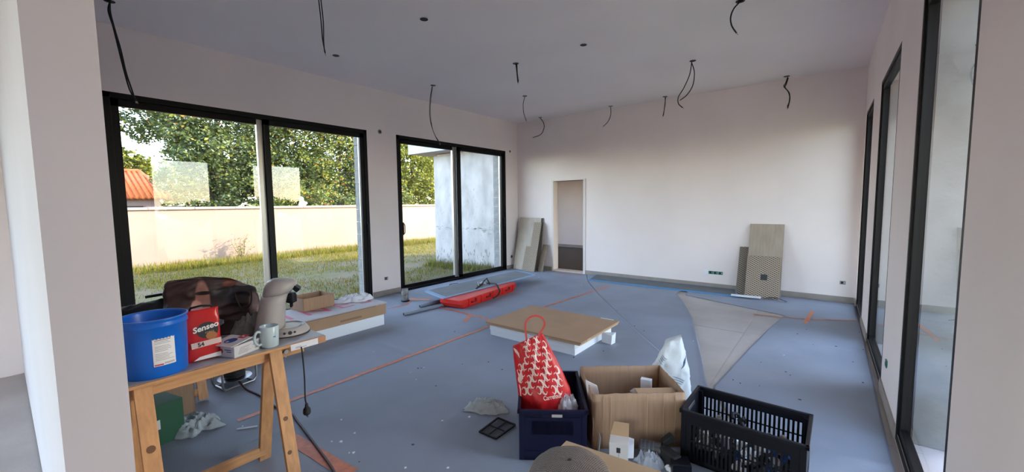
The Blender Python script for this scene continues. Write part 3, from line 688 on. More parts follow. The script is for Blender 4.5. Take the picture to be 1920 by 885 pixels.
for k, (da, rr) in enumerate(((-.25, .007), (.0, .0105), (.22, .006))):
    a = .28+da; px, py = .1135*math.cos(a), .055+.1135*math.sin(a)
    M = Matrix.Translation((px, py, .024)) @ Vector((math.cos(a), math.sin(a), .55)).to_track_quat('Z', 'Y').to_matrix().to_4x4()
    mb = MB(); mb.lathe([(rr, -.004), (rr, .002), (rr*.8, .003)], (0, 0, 0), 16, M=M, cap1=True); mb.build('button', ink, t)
# mains lead of the machine hanging down from the table edge
t = thing('power_lead', 'thin black lead with plug hanging down from the front edge of the table', 'cable', (-2.29, 1.0, .75))
pts = [Vector(p) for p in ((-.10, .0, -.026), (-.03, 0, -.028), (.004, 0, -.035), (.014, 0, -.08), (.014, .004, -.2), (.018, .0, -.32), (.016, .006, -.36))]
mb = MB(); mb.tube(smooth_path(pts, 5), .0042, 8); mb.build('lead', rubber, t, smooth=True)
mb = MB(); mb.lathe([(.007, 0), (.010, -.02), (.019, -.032), (.021, -.052), (.017, -.062)], (.017, .006, -.355), 16, cap0=True, cap1=True); mb.cyl((.010, .006, -.417), (.010, .006, -.434), .0025, 6); mb.cyl((.024, .006, -.417), (.024, .006, -.434), .0025, 6); mb.build('plug', rubber, t, smooth=False)

# printed shopping bag --------------------------------------------------------------
skin = srgb(176, 122, 104)
bagm = print_mat('printed_bag', srgb(72, 50, 48), [(.03, -.05, .215, .30, .034, .120, srgb(160, 112, 98)), (.03, -.080, .185, .30, .026, .040, srgb(200, 146, 128)), (.03, -.045, .262, .30, .040, .012, srgb(40, 30, 30)),
     (.03, .11, .235, .30, .10, .055, srgb(38, 30, 34)), (.03, .08, .300, .30, .035, .018, srgb(120, 62, 40)), (.03, .16, .290, .30, .05, .018, srgb(132, 112, 104)), (.03, .20, .14, .30, .03, .09, srgb(116, 92, 90)), (.03, .17, .06, .30, .05, .04, srgb(92, 64, 64))])
t = thing('shopping_bag', 'crumpled dark brown shopping bag printed with part of a face, behind the coffee bag', 'bag', (-2.86, .76, TZ), -.18)
def bagf(u, v):
    a = 2*PI*u; ca, sa = math.cos(a), math.sin(a)
    wd = .205*(1+.10*math.sin(v*2.6))*(1-.12*v); dp = .085*(1-.45*v)
    x = abs(ca)**.6*math.copysign(1, ca)*dp; y = abs(sa)**.7*math.copysign(1, sa)*wd+.02*(v-.5)
    k = .024*noise.noise(Vector((x*14, y*7, v*3.2)))+.016*(1-2*abs(noise.noise(Vector((x*16+4, y*16-v*4, v*5)))))
    top = .335-.075*max(0, y/wd)**2+.008*max(0, -y/wd)
    z = v*top+.012*noise.noise(Vector((y*9, v*3, 7)))*v
    return (x+ca*k, y+sa*k, max(0.002, z))
mb = MB().surf(bagf, 96, 44, cu=True); mb.f.append(tuple(range(96))[::-1]); mb.mi.append(0)
mb.build('bag_body', bagm, t, smooth=True, solid=.002)
mb = MB(); mb.surf(lambda u, v: (.083+.012*math.sin(u*9)*v, -.11+.15*u, .065+.035*v+.012*math.sin(u*7+v*3)), 24, 6); mb.build('printed_fold', mat('fold_print', (.42, .46, .54), .4, var=.5, scale=40), t, smooth=True, solid=.002)
mb = MB(); mb.tube(smooth_path([(.03, .10, .30), (.075, .11, .20), (.090, .14, .13), (.080, .18, .17), (.05, .19, .24)], 6), .004, 6); mb.build('bag_handle', mat('brown_strap', (.05, .035, .035), .5), t, smooth=True)

# black tool case and papers at the window end
t = thing('tool_pouch', 'black glossy tool pouch lying at the window end of the table', 'tool bag', (-3.55, .55, TZ+.01), .75)
mb = MB(); mb.surf(lambda u, v: ((-.24+.48*u)*(1-.1*v), (.085-.03*u)*math.cos(PI*v)+.03*math.sin(u*4), max(.0, (.080+.085*u**1.5)*math.sin(PI*v)**.7+.012*fbm(u*7, v*7))), 30, 18); mb.build('pouch_body', blackp, t, smooth=True, solid=.004)
for k in range(5):
    mb = MB(); mb.cyl((.04+k*.035, -.045, .05+k*.012), (.04+k*.035, -.052, .052+k*.012), .009, 10); mb.build('metal_stud', steel, t)
mb = MB(); mb.box((.10, -.06, .145), (.25, .05, .162), M=Matrix.Rotation(-.15, 4, 'Y')); mb.build('flap', blackp, t, bevel=.003)
t = thing('paper_sheet', 'white sheet with a red edge under the black tool pouch', 'paper', (-3.30, .65, TZ), .5)
MB().surf(lambda u, v: (-.18+.36*u, -.13+.26*v, .002+.02*v*v), 8, 8).build('sheet', paper, t, smooth=True, solid=.001)
MB().box((-.18, -.135, .002), (.10, -.128, .005)).build('red_edge', redink, t)
mb = MB()
for k in range(6): mb.box((-.14, -.1+k*.03, .0035), (.12, -.096+k*.03, .0038))
# grey cloth heap
mb = crumple(MB(), .175, .115, .090, 3.1, fold=1.3, rz=.35); o = mb.build('cloth_heap', greycloth, smooth=True); o.location = (-2.76, .93, TZ); tag(o, 'heap of crumpled grey cloth between the printed bag and the coffee machine', 'cloth')
mb = MB(); mb.box((-.10, -.055, 0), (.10, .055, .004), M=Matrix.Rotation(.10, 4, 'Y')); o = mb.build('folded_card', cardgrey, bevel=.001); o.location = (-2.98, 1.04, TZ+.012); o.rotation_euler = (0, 0, .4); tag(o, 'pale folded card on the table behind the grey cloth', 'card')
t = thing('small_tray', 'low cardboard tray holding a blue-white ball and a roll of tape', 'box', (-3.33, 1.055, TZ), .25)
mb = MB()
for a, b in (((-.12, -.08, 0), (.12, .08, .004)), ((-.12, -.08, 0), (-.116, .08, .055)), ((.116, -.08, 0), (.12, .08, .055)), ((-.12, -.08, 0), (.12, -.076, .055)), ((-.12, .076, 0), (.12, .08, .055))): mb.box(a, b)
mb.build('tray', cardb, t)
mb = crumple(MB(), .055, .05, .075, 9.2, fold=1.5); o = mb.build('crumpled_wrapper', mat('blue_white', (.45, .55, .75), .5, var=.8, scale=30, col2=(.03, .08, .35)), smooth=True); o.location = (-3.33, 1.0, TZ+.005); tag(o, 'crumpled blue and white wrapper in the low cardboard tray', 'wrapper')
t = thing('tape_roll', 'roll of white tape with dark core standing in the cardboard tray', 'tape', (-3.28, 1.095, TZ+.045))
M = Vector((.9, -.35, .2)).to_track_quat('Z', 'Y').to_matrix().to_4x4()
mb = MB(); mb.lathe([(.024, -.016), (.038, -.016), (.038, .016), (.024, .016), (.024, -.016)], (0, 0, 0), 28, M=M); mb.build('roll', paper, t, smooth=False)
mb = MB(); mb.lathe([(.022, -.012), (.0235, -.012), (.0235, .012), (.022, .012), (.022, -.012)], (0, 0, 0), 24, M=M); mb.build('core', redink, t)

# ------------------------------------------------------------------ under the table
t = thing('cable_reel', 'metal cable reel with black drum standing under the table', 'cable reel', (-3.92, 1.16, 0), .15); t.scale = (.85, .85, .8)
for s in (-.10, .10):
    mb = MB(); mb.tube([(s, -.14, .012), (s, .12, .012), (s, .155, .05), (s, .155, .21), (s, .12, .25), (s, -.12, .25), (s, -.155, .21), (s, -.155, .05)], .011, 8, closed=True); mb.build('frame_hoop', steel, t, smooth=True)
for y, z in ((-.12, .25), (.12, .25), (-.13, .012), (.13, .012)):
    mb = MB(); mb.cyl((-.10, y, z), (.10, y, z), .010, 8); mb.build('frame_bar', steel, t)
M = Matrix.Translation((0, 0, .135))
mb = MB(); mb.lathe([(.02, -.065), (.145, -.058), (.145, -.054), (.02, -.050)], (0, 0, 0), 36, M=M); mb.build('reel_disc', steel, t, smooth=False)
mb = MB(); mb.lathe([(.075, -.05), (.078, .0), (.075, .085), (.03, .09)], (0, 0, 0), 30, M=M, cap1=True); mb.build('drum', rubber, t, smooth=True)
for k in range(5):
    mb = MB(); mb.tube([(.082*math.cos(q*PI/12), .082*math.sin(q*PI/12), .10+k*.017) for q in range(24)], .009, 7, closed=True); mb.build('wound_cable', rubber, t, smooth=True)
mb = MB(); pts = [(-3.86, 1.15, .08), (-3.72, 1.17, .012), (-3.47, 1.196, .009), (-3.25, 1.19, .009), (-2.99, 1.215, .009), (-2.83, 1.193, .009), (-2.49, 1.139, .010), (-2.15, 1.079, .010), (-1.9, 1.0, .010)]
mb.tube(smooth_path(pts, 8), .0075, 8); tag(mb.build('extension_cable', mat('dark_red_cable', (.06, .02, .025), .5), smooth=True), 'dark extension cable snaking over the felt from the reel under the table', 'cable')
t = thing('green_carton', 'dark green carton with white label under the table behind the near trestle', 'box', (-3.38, .52, 0), .25)
MB().box((-.15, -.11, 0), (.12, .13, .26)).build('carton', greenm, t, bevel=.002); MB().box((.12, -.06, .11), (.1215, .0, .17)).build('label', paper, t)
t = thing('brown_carton', 'open brown carton under the table behind the green one', 'box', (-3.75, .60, 0), .1)
mb = MB()
for a, b in (((-.15, -.12, 0), (.15, .2, .006)), ((-.15, -.12, 0), (-.145, .2, .22)), ((.145, -.12, 0), (.15, .2, .22)), ((-.15, -.12, 0), (.15, -.115, .22)), ((-.15, .195, 0), (.15, .2, .22))): mb.box(a, b)
mb.build('carton', cardb, t)
mb = crumple(MB(), .16, .12, .075, 5.5, rz=.9, fold=1.4); o = mb.build('rag', whitecloth, smooth=True); o.location = (-3.33, .74, .004); tag(o, 'pale rag dropped on the felt under the table', 'cloth')

# ------------------------------------------------------------------ pale carton stack by the first window
t = thing('packaged_panel', 'long pale carton with pink lettering on its lid, beyond the table by the window', 'carton', (-4.68, 2.0, .135))
MB().box((-.32, -.95, 0), (.32, .96, .135)).build('carton', cardb2, t, bevel=.003)
MB().box((-.30, -.96, .135), (.34, .965, .150)).build('lid', cardgrey, t, bevel=.003)
MB().box((.3395, -.96, .131), (.3415, .80, .137)).build('lid_shadow_strip', mat('lid_shadow', (.12, .12, .14), .8), t)  # dark strip painted as the shadow under the lid
for (s, yy, sz) in (('I', -.10, .42), ('N', .21, .42), ('E', .54, .42), ('S', .81, .42)):
    text(s, sz, pinkink, t, frame_M((.04, yy, .1515), (0, 1, 0), (-1, 0, 0)), extrude=.0005)
MB().box((.3205, .35, .03), (.3215, .62, .055)).build('faint_print', mat('brown_print', (.26, .16, .10), .8), t)
mb = MB(); mb.box((-.31, -.95, 0), (.315, .93, .130)); o = mb.build('foam_slab', whitep, bevel=.002); o.location = (-4.68, 2.0, .002); tag(o, 'white foam slab on the floor under the long pale carton', 'slab')
t = thing('open_carton', 'small open brown carton standing on the long pale carton by the window', 'box', (-5.02+.0, 2.28, .286), .06)
mb = MB(); W_, D_, H_ = .19, .15, .15
for a, b in (((-D_, -W_, 0), (D_, W_, .005)), ((-D_, -W_, 0), (-D_+.005, W_, H_)), ((D_-.005, -W_, 0), (D_, W_, H_)), ((-D_, -W_, 0), (D_, -W_+.005, H_)), ((-D_, W_-.005, 0), (D_, W_, H_))): mb.box(a, b)
mb.build('walls', cardb, t)
MB().box((-D_, W_-.002, H_-.12), (D_, W_+.004, H_)).build('flap', cardb2, t)
t.location.x = -4.86
mb = crumple(MB(), .22, .12, .075, 12.4, rz=1.3, fold=1.1); o = mb.build('plastic_bag', mat('white_film', (.72, .74, .82), .35), smooth=True); o.location = (-4.72, 2.78, .287); tag(o, 'crumpled white plastic bag on the far end of the long pale carton', 'plastic bag')

# dirty cup --------------------------------------------------------------------
t = thing('dirty_cup', 'plaster-stained cylinder pot standing on the felt by the pier between left windows', 'pot', (-5.17, 3.86, .003))
mb = MB(); mb.lathe([(.052, 0), (.054, .10), (.050, .185), (.044, .20), (.040, .185)], (0, 0, 0), 26, cap0=True, cap1=True); mb.build('pot_body', mat('stained_pot', (.10, .085, .085), .7, var=.9, scale=14, col2=(.42, .40, .38)), t, smooth=True)
mb = MB(); mb.lathe([(.066, 0), (.066, .012), (.054, .018)], (0, 0, 0), 26, cap0=True); mb.build('foot_rim', blackp, t, smooth=True)
# grey tubes
for (a, b, lb) in [(((757, 589), (824, 573)), 0, 'longer grey tube poking out from the red case towards the viewer'), (((787, 574), (824, 564)), 0, 'shorter grey tube behind the longer one at the end of the red case')]:
    p, q = on_z(*a[0], .028), on_z(*a[1], .028); q = q+(q-p)*.3
    t = thing('grey_tube', lb, 'tube', (p.x, p.y, .0)); d = q-p
    mb = MB(); mb.tube([Vector((0, 0, .026)), Vector((d.x, d.y, .026))], .022, 16); mb.build('tube', mat('grey_tube', (.24, .27, .33), .5), t, smooth=False)
    dn = d.normalized(); mb = MB(); mb.tube([Vector((0, 0, .026))-dn*.001, Vector((0, 0, .026))+dn*.002], .015, 14); mb.build('bore', rubber, t)

# red case with backer board on top -------------------------------------------------
A0, A1, A2, A3 = Vector((-4.47, 3.93)), Vector((-4.07, 3.99)), Vector((-4.22, 5.50)), Vector((-4.62, 5.52))
t = thing('red_case', 'long bright red plastic carrying case under the grey board beside the second left window', 'case', (A1.x, A1.y, 0))
def redbody():
    mb = MB(); rings = []
    cen = (A0+A1+A2+A3)/4
    for (z, k) in ((.002, .90), (.02, .95), (.07, .985), (.072, 1.0), (.128, 1.0), (.134, .985)):
        rings.append([((cen+(p-cen)*k)-A1).to_3d()+Vector((0, 0, z)) for p in (A0+(A1-A0)*.06, A1-(A1-A0)*.06, A1+(A2-A1)*.02, A2-(A2-A1)*.03, A2+(A3-A2)*.12, A3, A3+(A0-A3)*.02, A0+(A3-A0)*.02)])
    return loft(mb, rings)
redbody().build('shell', redp, t, bevel=.006)
dr = (A2-A1).normalized(); nr = Vector((dr.y, -dr.x))
for s in (.12, .32, .52, .70, .90):
    p = (A2-A1)*s
    MB().beam((p+nr*.002).to_3d()+Vector((0, 0, .02)), (p+nr*.010).to_3d()+Vector((0, 0, .125)), .03, .012, up=(nr.x, nr.y, 0)).build('rib', redp, t, bevel=.002)
for s in (.20, .44, .80):
    p = (A2-A1)*s
    mb = MB(); mb.beam((p-dr*.07+nr*.010).to_3d()+Vector((0, 0, .07)), (p+dr*.05+nr*.010).to_3d()+Vector((0, 0, .07)), .018, .024); mb.beam((p+dr*.03+nr*.014).to_3d()+Vector((0, 0, .06)), (p+dr*.03+nr*.014).to_3d()+Vector((0, 0, .115)), .03, .016, up=(nr.x, nr.y, 0)); mb.build('latch', mat('dark_red', (.20, .005, .006), .4), t, bevel=.002)
B0, B1, B2, B3 = Vector((-4.96, 4.07)), Vector((-4.36, 3.91)), Vector((-4.375, 6.26)), Vector((-4.94, 6.44))
t = thing('backer_board', 'grey tile backer board with blue foam edge laid on top of the red case', 'board', (B1.x, B1.y, .137))
P4 = [(p-B1) for p in (B0, B1, B2, B3)]
MB().prism([(p.x, p.y) for p in P4], 0, .018).build('foam_core', mat('blue_foam_light', (.26, .40, .60), .7), t)
cen = sum(P4, Vector((0, 0)))/4
MB().prism([tuple(cen+(p-cen)*.94) for p in P4], .018, .0195).build('grey_face', mat('board_face_light', (.22, .235, .25), .8, var=.15, scale=4), t)
t = thing('backer_board', 'long dark grey backer board with blue edge lying along the back wall', 'board', (-3.70, 7.05, 0.003))
P4 = [Vector(p)-Vector((-3.70, 7.05)) for p in ((-3.63, 7.01), (-1.09, 7.08), (-1.20, 7.585), (-3.76, 7.58))]
MB().prism([(p.x, p.y) for p in P4], 0, .022).build('foam_core', feltedge, t)
cen = sum(P4, Vector((0, 0)))/4
MB().prism([tuple(cen+Vector(((p-cen).x*.985, (p-cen).y*.94))) for p in P4], .022, .024).build('grey_face', greyface, t)
# black strap with clamp thrown over the board
t = thing('clamp_strap', 'black ratchet strap thrown over the grey board and red case', 'strap', (-4.55, 4.95, .158))
def loc(x, y, z): p = on_z(x, y, z); return p-Vector((-4.55, 4.95, .158))
pth = [loc(896, 536, .165), loc(906, 531, .172), loc(918, 531, .172), loc(930, 533, .170)+Vector((0, 0, .004)), loc(935, 541, .150)]
q = loc(935, 541, .150)
pth += [q+Vector((.03, -.01, -.03)), q+Vector((.035, -.06, -.09)), q+Vector((.02, -.16, -.125))]
mb = MB()
pp = smooth_path(pth, 5)
for a, b in zip(pp, pp[1:]): mb.beam(a, b+(b-a)*.25, .026, .007)
mb.build('webbing', rubber, t)
mb = MB(); c = loc(911, 526, .175)
mb.tube([loc(893, 541, .165), loc(903, 533, .172), loc(908, 526, .20), loc(913, 522, .21), loc(918, 532, .172)], .011, 8); mb.build('ratchet_handle', rubber, t, smooth=True)
mb = crumple(MB(), .07, .035, .03, 2.2, c=tuple(loc(906, 532, .160))); mb.build('buckle', mat('buckle_white', (.55, .55, .58), .4), t, smooth=True)
mb = MB(); mb.tube([loc(893, 541, .163), loc(898, 537, .165), loc(896, 529, .17)], .009, 7); mb.build('hook', steel, t, smooth=True)
t = thing('flat_washer', 'small dark ring lying on the felt under the second left window', 'ring', tuple(on_z(851, 533, .004)))
mb = MB(); mb.tube([(.05*math.cos(k*PI/12), .10*math.sin(k*PI/12), .004) for k in range(24)], .005, 6, closed=True); mb.build('ring', rubber, t)

# ------------------------------------------------------------------ central pile
o = MB().box((0, 0, 0), (1.10, .84, .060)).build('insulation_slab', whitep, bevel=.002); o.location = (-3.02, 3.42, .003); tag(o, 'lowest white panel of the pile in the middle of the room', 'panel')
o = MB().box((0, 0, 0), (1.105, .845, .058)).build('insulation_slab', whitep, bevel=.002); o.location = (-3.025, 3.415, .0645); tag(o, 'upper white panel of the pile, directly under the brown sheets', 'panel')
t = thing('cardboard_sheet', 'thick brown cardboard-wrapped panel under the top sheet of the middle pile', 'panel', (-3.05, 3.398, .1235), -.004)
MB().box((0, 0, 0), (1.20, .885, .017)).build('sheet', kraft, t, bevel=.001)
for x in (.60, .74): MB().box((x, -.0015, -.006), (x+.10, 0, .017)).build('paper_label', cardgrey, t)
t = thing('cardboard_sheet', 'topmost brown cardboard sheet of the pile in the middle of the room', 'panel', (-3.06, 3.385, .1415), .004)
MB().box((0, 0, 0), (1.225, .905, .018)).build('sheet', cardb2, t, bevel=.0015)
MB().box((1.2245, .12, -.002), (1.228, .20, .019)).build('torn_edge', kraft, t); MB().box((1.0, .885, .0181), (1.16, .905, .0186)).build('white_strip', whitep, t)
p = on_z(1133, 636, .004)
o = MB().add([(0, 0, 0), (.10, .10, 0), (.12, .02, 0), (0, 0, .105), (.10, .11, .115), (.13, .02, .1)][:6], [(0, 2, 1), (3, 4, 5), (0, 1, 4, 3), (1, 2, 5, 4), (2, 0, 3, 5)]).build('foam_offcut', whitep, bevel=.001); o.location = (-1.885, 3.94, .004); o.rotation_euler = (0, 0, -.35); tag(o, 'white foam offcut leaning out from the right side of the middle pile', 'offcut')

# ------------------------------------------------------------------ crates
def crate(t, Lx, Ly, H, m, slots, rim=.018, floor_z=.012):
    """open crate, local origin at front-left foot, +x along the front; slots = (side, x0, x1, z0, z1, n)"""
    T = .007
    def wallp(name, fm, L_, sl):
        w_ = MB(); zs = []
        if not sl: w_.box(fm(0, 0, 0), fm(L_, T, H-.01))
        else:
            x0, x1 = sl[0][0], sl[0][1]
            w_.box(fm(0, 0, 0), fm(x0, T, H-.01)); w_.box(fm(x1, 0, 0), fm(L_, T, H-.01))
            z = 0
            for (_, _, z0, z1, n) in sl:
                w_.box(fm(x0, 0, z), fm(x1, T, z0)); z = z1
                p = (x1-x0)/n
                for k in range(n+1):
                    xx = x0+k*p; w_.box(fm(max(x0, xx-p*.26), 0, z0), fm(min(x1, xx+p*.26), T, z1))
            w_.box(fm(x0, 0, z), fm(x1, T, H-.01))
        return w_.build(name, m, t)
    S = dict((k, v) for k, v in slots.items())
    wallp('front_wall', lambda a, d, z: (a, d, z), Lx, S.get('front'))
    wallp('rear_wall', lambda a, d, z: (a, Ly-d, z), Lx, S.get('rear'))
    wallp('end_wall', lambda a, d, z: (d, a, z), Ly, S.get('left'))
    wallp('end_wall', lambda a, d, z: (Lx-d, a, z), Ly, S.get('right'))
    MB().box((0, 0, 0), (Lx, Ly, floor_z)).build('bottom', m, t)
    r_ = MB()
    for a, b in (((-rim/2, -rim/2, H-.022), (Lx+rim/2, .010, H)), ((-rim/2, Ly-.010, H-.022), (Lx+rim/2, Ly+rim/2, H)), ((-rim/2, -rim/2, H-.022), (.010, Ly+rim/2, H)), ((Lx-.010, -rim/2, H-.022), (Lx+rim/2, Ly+rim/2, H))): r_.box(a, b)
    r_.build('rim', m, t, bevel=.003)
    for x in (0, Lx-.03):
        for y in (-.003, Ly-.027): MB().box((x, y, 0), (x+.03, y+.03, H-.02)).build('corner_post', m, t, bevel=.003)
a1 = math.atan2(.226, .32)
t = thing('plastic_crate', 'navy plastic crate holding the red and white carrier bag', 'crate', (-1.377, 1.797, .004), a1)
crate(t, .392, .55, .305, navy, {'front': [(.075, .315, .205, .238, 17), (.075, .315, .155, .19, 17)]})
MB().box((.135, -.012, .265), (.255, -.006, .290)).build('label_holder', navy, t, bevel=.002); MB().box((.19, -.0135, .268), (.25, -.012, .284)).build('paper_label', cardgrey, t)
MB().box((.04, -.006, .05), (.35, 0, .058)).build('moulded_rib', navy, t); MB().box((.04, -.006, .255), (.35, 0, .261)).build('moulded_rib', navy, t)
C1 = Matrix.Translation((-1.377, 1.797, .004)) @ Matrix.Rotation(a1, 4, 'Z')
t = thing('plastic_crate', 'black slatted plastic crate full of fittings at lower right', 'crate', (-.633, 2.372, .004), -.015)
n_ = 23
crate(t, .590, .372, .305, blackp, {'front': [(.05, .53, .030, .125, n_), (.05, .53, .132, .225, n_)], 'rear': [(.03, .555, .090, .165, n_), (.03, .555, .172, .245, n_)], 'left': [(.06, .31, .04, .11, 8)], 'right': [(.06, .31, .04, .11, 8)]})
MB().box((-.004, .12, .235), (.010, .25, .262)).build('hand_grip', steel, t, bevel=.004)
C2 = Matrix.Translation((-.633, 2.372, .004)) @ Matrix.Rotation(-.015, 4, 'Z')
# fittings inside the black crate, individual items
random.seed(11)
fitm = [mat('fit_white', (.85, .85, .85), .4), mat('fit_brass', (.42, .30, .12), .35, metal=.7), mat('fit_steel', (.5, .5, .5), .3, metal=.9), mat('fit_blue', (.03, .16, .60), .35), mat('fit_dark', (.03, .03, .035), .5), mat('fit_beige', (.40, .34, .28), .6)]
NAMES = [('white plastic pipe fitting among the clutter in the black crate', 0), ('brass pipe fitting among the clutter in the black crate', 1), ('steel fitting among the clutter in the black crate', 2),
         ('blue plastic fitting among the clutter in the black crate', 3), ('dark hose end among the clutter in the black crate', 4), ('beige fitting among the clutter in the black crate', 5)]
protos = []
for lb, mi in NAMES:
    mb = MB(); mb.cyl((-.035, 0, 0), (.035, 0, 0), .012, 10); mb.cyl((-.035, 0, 0), (-.022, 0, 0), .018, 6); mb.cyl((.02, 0, 0), (.035, 0, 0), .017, 10)
    if mi in (0, 1, 3): mb.cyl((0, 0, 0), (0, .035, 0), .012, 10); mb.cyl((0, .025, 0), (0, .037, 0), .017, 8)
    if mi == 4: mb.tube([(.03, 0, 0), (.06, .02, .01), (.07, .06, 0), (.04, .09, 0)], .010, 8)
    o = mb.build('pipe_fitting', fitm[mi]); tag(o, lb, 'fitting', lb.split(' among')[0]+'s in the black crate'); protos.append(o)
used = set()
for k in range(84):
    mi = random.choices(range(6), (4, 2, 3, 1.6, 4, 2))[0]
    o = protos[mi]
    if mi in used: o = o.copy(); COL.objects.link(o)
    used.add(mi)
    lay = k//21; x = .045+.5*((k % 7)+random.random())/7; y = .04+.29*(((k//7) % 3)+random.random())/3
    z = .035+lay*.034+random.uniform(0, .015)
    zone = ('left end', 'middle', 'right end')[min(2, int((x-.045)/.167))]; dep = ('front side', 'middle depth', 'far side')[min(2, int((y-.04)/.097))]
    o['label'] = NAMES[mi][0].split(' among')[0]+' at the '+zone+', '+dep+' of the black crate'; o['group'] = NAMES[mi][0].split(' among')[0]+'s at the '+zone+', '+dep+' of the black crate'
    p = C2 @ Vector((x, y, z)); o.location = p; o.rotation_euler = (random.uniform(0, 6), random.uniform(0, 6), random.uniform(0, 6))
# blue water bottle in the crate, right side
bm_ = film_mat('blue_film', (.02, .22, .85), .85)
for (lx, ly, lz, rot, lb) in ((.40, .30, .10, (PI/2, 0, 1.4), 'translucent blue bottle lying on the fittings at the right of the black crate'), (.655, .18, .034, (PI/2, 0, -.1), 'blue bottle lying on the felt against the right end of the black crate')):
    p = C2 @ Vector((lx, ly, lz)); t = thing('blue_bottle', lb, 'bottle', tuple(p)); t.rotation_euler = rot
    mb = MB(); mb.lathe([(.028, 0), (.031, .01), (.031, .10), (.029, .115), (.031, .13), (.018, .155), (.012, .165)], (0, 0, 0), 22, cap0=True, cap1=True); mb.build('bottle_body', bm_, t, smooth=True)
    mb = MB(); mb.cyl((0, 0, .165), (0, 0, .182), .014, 14); mb.build('cap', blueink, t)

# cardboard box ----------------------------------------------------------------------
a2 = math.atan2(.357, .442)
t = thing('cardboard_box', 'large open brown cardboard box between the navy and black crates', 'box', (-1.085, 2.15, .004), a2)
Lx, Ly, H = .562, .415, .345
C3 = Matrix.Translation((-1.085, 2.15, .004)) @ Matrix.Rotation(a2, 4, 'Z')
def wallw(fn, L_, n=24, jag=.006):
    def s(u, v): return fn(u*L_, .0025*math.sin(u*9+v*4)+.004*fbm(u*3, v*3, L_), v*(H+jag*noise.noise(Vector((u*14, L_*5, 2)))))
    return MB().surf(s, n, 8)
wallw(lambda a, d, z: (a, d, z), Lx).build('front_wall', cardb, t, smooth=True, solid=.005)
wallw(lambda a, d, z: (a, Ly+d, z), Lx).build('rear_wall', cardb, t, smooth=True, solid=.005)
wallw(lambda a, d, z: (d, a, z), Ly).build('side_wall', cardb, t, smooth=True, solid=.005)
wallw(lambda a, d, z: (Lx+d, a, z), Ly).build('side_wall', cardb, t, smooth=True, solid=.005)
MB().box((0, 0, 0), (Lx, Ly, .006)).build('bottom', cardb2, t)
MB().box((Lx-.006, .02, H-.10), (Lx+.004, .05, H-.02)).build('torn_flap', kraft, t)
cr = mat('crease_light', (.58, .42, .30), .8)
for x in (.065, .11, .33, .43, .50): MB().box((x, -.0085, .02), (x+.0018, -.006, H-.006)).build('crease', cr, t)
def inb(M, name, lab, cat, a, b, rot, m, at, bevel=.001):
    o = MB().box(a, b).build(name, m, bevel=bevel); o.matrix_world = M @ Matrix.Translation(at) @ rot; return tag(o, lab, cat)
o = inb(C3, 'white_block', 'upright white rectangular block inside the cardboard box', 'block', (-.035, -.02, 0), (.035, .02, .13), Matrix.Rotation(-.5, 4, 'Z'), whitep, (.43, .30, .17))
inb(C3, 'white_block', 'white block lying lower in the cardboard box, under the upright one', 'block', (-.06, -.05, 0), (.06, .05, .16), Matrix.Rotation(.2, 4, 'Z'), cardgrey, (.42, .30, .007))
inb(C3, 'folded_profile', 'grey folded cardboard profile leaning left inside the cardboard box', 'profile', (-.018, -.03, 0), (.018, .03, .30), Matrix.Rotation(-.42, 4, 'Y') @ Matrix.Rotation(.3, 4, 'Z'), cardgrey, (.42, .14, .02))
inb(C3, 'pale_board', 'pale kraft board lying inside the cardboard box near its front edge', 'board', (-.12, -.06, 0), (.12, .06, .30), Matrix.Rotation(.05, 4, 'X'), kraft, (.42, .10, .008))
t = thing('plastic_bracket', 'white plastic bracket hooked over the left edge of the cardboard box', 'bracket', tuple(C3 @ Vector((.03, .12, .20))), a2)
mb = MB(); mb.add([(-.03, -.02, -.0), (.05, -.05, .0), (.02, -.02, .15), (-.045, .02, .17), (-.03, -.01, 0), (.05, -.04, 0), (.02, -.01, .15), (-.045, .03, .17)], [(0, 1, 2, 3), (7, 6, 5, 4), (0, 4, 5, 1), (1, 5, 6, 2), (2, 6, 7, 3), (3, 7, 4, 0)]); mb.build('plate', whitep, t, bevel=.002)
mb = MB(); mb.tube([(.02, -.03, .07), (.07, -.02, .075), (.09, -.02, .06), (.10, -.03, .02)], .007, 8); mb.build('hook', whitep, t, smooth=True)

# bag of mortar behind the box
t = thing('plaster_sack', 'white paper sack with blue stripes standing behind the cardboard box', 'sack', (-.90, 2.93, .004), .50)
sackm = mat('sack_paper', (.66, .70, .74), .55, bump=.5, bscale=10)
def sack(u, v):
    a = 2*PI*u; ca, sa = math.cos(a), math.sin(a); wd = .185*(1-.72*v**1.4); dp = .09*(1-.65*v)
    x = abs(ca)**.55*math.copysign(1, ca)*wd+.06*v; y = abs(sa)**.6*math.copysign(1, sa)*dp+.04*v
    k = .014*noise.noise(Vector((x*16, y*16, v*5)))+.006*(1-2*abs(noise.noise(Vector((x*30, y*30, v*9)))))
    return (x+ca*k, y+sa*k, v*.50+.03*v*ca)
mb = MB().surf(sack, 64, 34, cu=True); mb.f.append(tuple(range(64))[::-1]); mb.mi.append(0); mb.f.append(tuple(33*64+k for k in range(64))); mb.mi.append(0)
mb.build('sack_body', sackm, t, smooth=True)
mb = MB()
for k in range(16):
    g_ = k//4; u0 = .60+.10*((g_*37) % 3)+.012*(k % 4); v0 = .30+.15*g_+.022*(k % 4)
    pts = []
    for q in range(5):
        u = u0+.022*q; v = v0+.020*q*(-1 if g_ % 2 else 1); p = Vector(sack(u % 1, min(.97, v))); c = Vector((.06*v, .04*v, p.z)); pts.append(c+(p-c)*1.03)
    mb.tube(pts, .0016, 5)
mb.build('blue_stripes', mat('sack_blue', (.06, .12, .22), .6), t)['kind'] = 'stuff'

